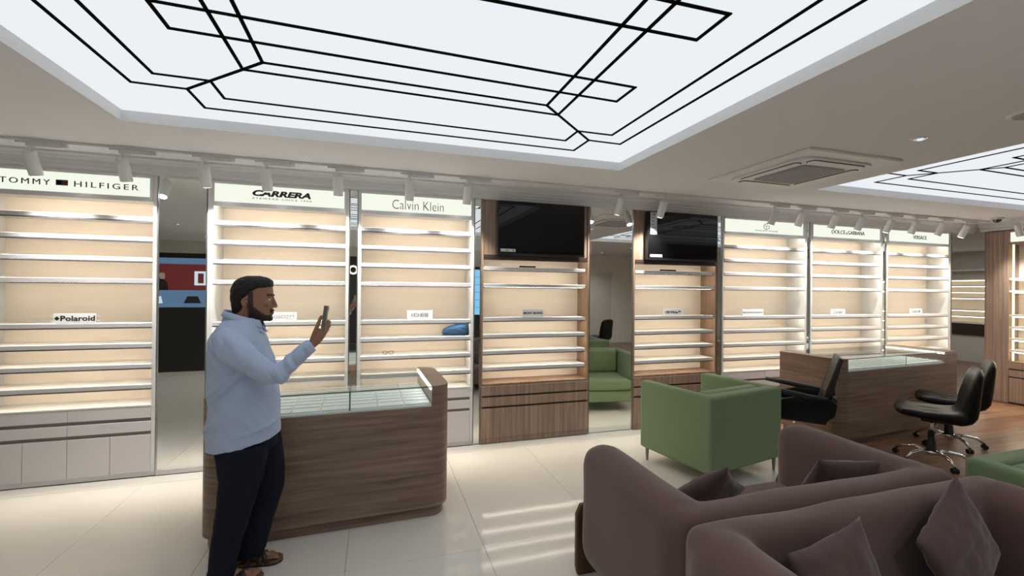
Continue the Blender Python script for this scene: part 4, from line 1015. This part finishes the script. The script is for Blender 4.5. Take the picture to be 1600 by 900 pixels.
# --- trousers
bm = bmesh.new()
add_loft(bm, LR([(0.76, -0.862, -0.560, 0.0, 0.165), (0.84, -0.868, -0.563, 0.0, 0.17), (0.92, -0.865, -0.575, 0, 0.165)]), 32, 2.4)
add_loft(bm, LR([(0.052, -0.893, -0.748, -0.080, 0.072, 0.06), (0.12, -0.885, -0.743, -0.083, 0.074), (0.214, -0.873, -0.725, -0.088, 0.078), (0.30, -0.862, -0.700, -0.090, 0.081), (0.354, -0.856, -0.682, -0.092, 0.083), (0.48, -0.838, -0.645, -0.095, 0.09),
                 (0.60, -0.832, -0.612, -0.097, 0.098), (0.70, -0.846, -0.590, -0.098, 0.104), (0.80, -0.858, -0.585, -0.095, 0.105)]), 28, 2.3)
add_loft(bm, LR([(0.070, -0.842, -0.640, 0.088, 0.074, 0.03), (0.15, -0.825, -0.622, 0.09, 0.075), (0.234, -0.805, -0.598, 0.09, 0.078), (0.386, -0.765, -0.553, 0.09, 0.086), (0.47, -0.748, -0.536, 0.09, 0.09), (0.56, -0.745, -0.529, 0.092, 0.094),
                 (0.64, -0.76, -0.536, 0.094, 0.10), (0.74, -0.79, -0.548, 0.094, 0.105), (0.82, -0.82, -0.565, 0.09, 0.105)]), 28, 2.3)
tz = fuse(bm, 0.008, 4, 0.5)
for v in tz.verts:
    p = v.co; n = noise.noise(Vector((p.x * 6 + 3, p.y * 6, p.z * 14))) * 0.006 + noise.noise(Vector((p.x * 14, p.y * 14, p.z * 5))) * 0.004
    if p.z > 0.10: v.co += v.normal * n
tr_ = obj('trousers', tz, M['navy'], man, True)
# pocket welt on the near hip
obj('pocket_seam', tube([L3(-0.775, MY - 0.190, 0.80), L3(-0.755, MY - 0.196, 0.74), L3(-0.735, MY - 0.197, 0.69)], 0.003, 6), M['navy'], tr_)
# --- shirt
bm = bmesh.new()
add_loft(bm, LR([(0.800, -0.915, -0.542, 0, 0.198, 0.16), (0.88, -0.914, -0.544, 0, 0.200, 0.10), (0.96, -0.910, -0.551, 0, 0.201, 0.04), (1.06, -0.908, -0.556, 0, 0.198), (1.14, -0.910, -0.562, 0, 0.198), (1.21, -0.913, -0.572, 0, 0.200), (1.28, -0.914, -0.592, 0, 0.204),
                 (1.34, -0.910, -0.612, 0, 0.204), (1.39, -0.902, -0.625, 0, 0.198), (1.43, -0.890, -0.640, 0, 0.182), (1.465, -0.872, -0.654, 0, 0.150), (1.495, -0.852, -0.668, 0, 0.108), (1.515, -0.838, -0.676, 0, 0.078)]), 48, 2.5)
for s in (-1, 1):   # shoulders
    add_ellipsoid(bm, L3(-0.785, MY + s * 0.145, 1.385), (0.092, 0.082, 0.078), 18)
add_tube(bm, [L3(-0.800, MY - 0.14, 1.39), L3(-0.755, MY - 0.195, 1.365), L3(-0.685, MY - 0.218, 1.315), L3(-0.600, MY - 0.228, 1.250), L3(-0.545, MY - 0.230, 1.212)], [0.080, 0.080, 0.075, 0.066, 0.058], 20)
add_tube(bm, [L3(-0.565, MY - 0.230, 1.218), L3(-0.520, MY - 0.228, 1.215), L3(-0.465, MY - 0.216, 1.262), L3(-0.410, MY - 0.202, 1.313), L3(-0.378, MY - 0.193, 1.342)], [0.056, 0.059, 0.052, 0.045, 0.041], 20)
add_tube(bm, [L3(-0.785, MY + 0.14, 1.39), L3(-0.790, MY + 0.20, 1.35), L3(-0.795, MY + 0.228, 1.12), L3(-0.745, MY + 0.228, 0.935)], [0.078, 0.066, 0.054, 0.040], 18)
sh = fuse(bm, 0.0065, 3, 0.5)
def fold(p, o, d, wl, sp, amp):
    """soft crease along direction d through o in the xz plane"""
    q = Vector((p.x + MX - o[0], p.z - o[1])); d = Vector(d).normalized(); n = Vector((-d.y, d.x))
    a = q.dot(d); b = q.dot(n)
    return amp * math.exp(-(b / wl) ** 2) * math.exp(-(a / sp) ** 2)
for v in sh.verts:
    p = v.co
    n = noise.noise(Vector((p.x * 9 + p.z * 9, p.y * 5, p.z * 3 - p.x * 3))) * 0.008 + noise.noise(Vector((p.x * 22 + p.z * 14, p.y * 12, p.z * 8 - p.x * 8))) * 0.0055
    if p.y < 0:      # creases seen on the near side
        for o, d, wl, sp_, am in (((-0.80, 1.16), (1, 0.95), 0.012, 0.12, 0.010), ((-0.78, 1.12), (1, 0.95), 0.010, 0.12, -0.010), ((-0.84, 0.95), (1, 1.0), 0.012, 0.12, 0.008), ((-0.70, 1.02), (1, 0.75), 0.014, 0.12, 0.007),
                                  ((-0.83, 1.36), (0.5, -1), 0.010, 0.07, -0.008), ((-0.86, 1.33), (0.5, -1), 0.010, 0.07, 0.007), ((-0.80, 1.33), (0.5, -1), 0.008, 0.05, 0.006), ((-0.62, 0.90), (1, 0.3), 0.012, 0.10, 0.006)):
            n += 1.7 * fold(p, o, d, wl, sp_, am)
        if p.y < -0.15 and p.x + MX > -0.60:
            for o, am in (((-0.530, 1.20), -0.008), ((-0.505, 1.225), 0.007), ((-0.475, 1.25), -0.007), ((-0.455, 1.275), 0.006), ((-0.430, 1.29), -0.006)):
                n += 1.5 * fold(p, o, (-0.55, 1), 0.009, 0.05, am)
    v.co += v.normal * n
shirt = obj('shirt', sh, M['shirt'], man, True)
# hem edge, cuff, collar, placket buttons
bm = bmesh.new(); add_tube(bm, [L3(-0.397, MY - 0.200, 1.328), L3(-0.392, MY - 0.197, 1.332), L3(-0.352, MY - 0.184, 1.366), L3(-0.349, MY - 0.183, 1.368)], [0.042, 0.0445, 0.0405, 0.036], 24)
obj('cuff', bm, M['shirt'], man, True)
bm = bmesh.new(); seg = 36; rows = []
for (z, xb, xf, hy, tl) in ((1.487, -0.850, -0.655, 0.092, -0.10), (1.512, -0.842, -0.655, 0.082, -0.20), (1.532, -0.836, -0.650, 0.074, -0.30), (1.535, -0.842, -0.642, 0.080, -0.32), (1.514, -0.850, -0.634, 0.088, -0.34), (1.494, -0.856, -0.628, 0.095, -0.36)):
    rows.append(add_loft(bm, [(z, xb - MX, xf - MX, 0, hy, tl)], seg, 2.2, cap=False)[0])
for a, b in zip(rows, rows[1:]):
    for k in range(seg):
        if min(k, seg - k) < 2: continue          # open at the throat
        bm.faces.new((a[k], a[(k + 1) % seg], b[(k + 1) % seg], b[k])) if min((k + 1) % seg, seg - (k + 1) % seg) >= 2 else None
bmesh.ops.delete(bm, geom=[v for v in bm.verts if not v.link_faces], context='VERTS')
bmesh.ops.recalc_face_normals(bm, faces=bm.faces[:]); bmesh.ops.solidify(bm, geom=bm.faces[:], thickness=0.003)
obj('collar', bm, M['shirt'], man, True)
bm = bmesh.new()
for s in (-1, 1):   # collar points
    a = [L3(-0.700, MY + s * 0.070, 1.485), L3(-0.650, MY + s * 0.020, 1.470), L3(-0.630, MY + s * 0.035, 1.425), L3(-0.665, MY + s * 0.075, 1.450)]
    vs = [bm.verts.new(q) for q in a]; vs2 = [bm.verts.new(q + Vector((0.006, s * 0.005, 0.004))) for q in a]
    bm.faces.new(vs); bm.faces.new(vs2[::-1])
    for k in range(4): bm.faces.new((vs[k], vs[(k + 1) % 4], vs2[(k + 1) % 4], vs2[k]))
bmesh.ops.recalc_face_normals(bm, faces=bm.faces[:])
obj('collar_points', bm, M['shirt'], man)['kind'] = 'stuff'
# --- sandals
for (hx_, yl, yaw), side in zip(FT, (-1, 1)):
    c, s = math.cos(yaw), math.sin(yaw)
    def F(u, v, z): return Vector((hx_ - MX + u * c - v * s, yl + u * s + v * c, z))
    out = [(0.0, 0.0), (0.01, 0.025), (0.04, 0.034), (0.10, 0.032), (0.16, 0.042), (0.21, 0.052), (0.25, 0.046), (0.275, 0.022), (0.28, 0.0), (0.275, -0.022), (0.25, -0.046), (0.21, -0.052), (0.16, -0.042), (0.10, -0.032), (0.04, -0.034), (0.01, -0.025)]
    for nm, z0, z1, g_, mm in (('outsole', 0.0, 0.012, 1.0, M['sandal']), ('footbed', 0.0125, 0.026, 0.97, M['sole'])):
        bm = bmesh.new(); A = [bm.verts.new(F(u * 1.0, v * g_, z0)) for u, v in out]; B = [bm.verts.new(F(u, v * g_, z1)) for u, v in out]; n = len(out)
        for k in range(n): bm.faces.new((A[k], A[(k + 1) % n], B[(k + 1) % n], B[k]))
        bm.faces.new(A[::-1]); bm.faces.new(B); bmesh.ops.recalc_face_normals(bm, faces=bm.faces[:])
        sn = obj(nm, bm, mm, man)
    for (u0, u1, zt, hw) in ((0.175, 0.155, 0.066, 0.050), (0.120, 0.200, 0.070, 0.048), (0.075, 0.095, 0.092, 0.042)):
        bm = bmesh.new()
        P = []
        for k in range(13):
            a = PI * k / 12; u = u0 + (u1 - u0) * k / 12
            P.append((u, hw * math.cos(a), 0.018 + (zt - 0.018) * math.sin(a) ** 0.7))
        w2 = 0.015; A = []; 
        for u, v_, z in P: A.append([bm.verts.new(F(u + q * w2, v_ * g2, z * g2 if g2 > 1 else z)) for q, g2 in ((-1, 1.0), (1, 1.0), (1, 1.06), (-1, 1.06))])
        for a, b in zip(A, A[1:]):
            for k in range(4): bm.faces.new((a[k], a[(k + 1) % 4], b[(k + 1) % 4], b[k]))
        bm.faces.new(A[0][::-1]); bm.faces.new(A[-1]); bmesh.ops.recalc_face_normals(bm, faces=bm.faces[:])
        st = obj('strap', bm, M['sandal'], man, True)
    if side == -1:
        bm = bmesh.new()
        add_tube(bm, [F(0.075, -0.048, 0.060), F(0.095, -0.048, 0.060), F(0.095, -0.046, 0.080), F(0.075, -0.046, 0.080), F(0.075, -0.048, 0.060)], 0.0025, 6)
        obj('buckle', bm, M['chrome'], st)
# --- phone, held upright in the right hand
ph = thing('smartphone', 'black smartphone with light metal rim held up in the man\'s hand', 'phone', L3(-0.2830, MY - 0.155, 1.520) + Vector((MX, MY, 0)), math.radians(14))
ph.rotation_euler = (0, math.radians(7), math.radians(21))
O('case', M['phoneedge'], ph, -0.0045, 0.0045, -0.037, 0.037, -0.075, 0.075, 0.004, 3, True)
O('screen', M['phone'], ph, -0.0056, -0.0047, -0.034, 0.034, -0.072, 0.072, 0.0003, 1)
O('camera_bump', M['phone'], ph, 0.0047, 0.0075, -0.030, -0.004, 0.042, 0.068, 0.001, 1)
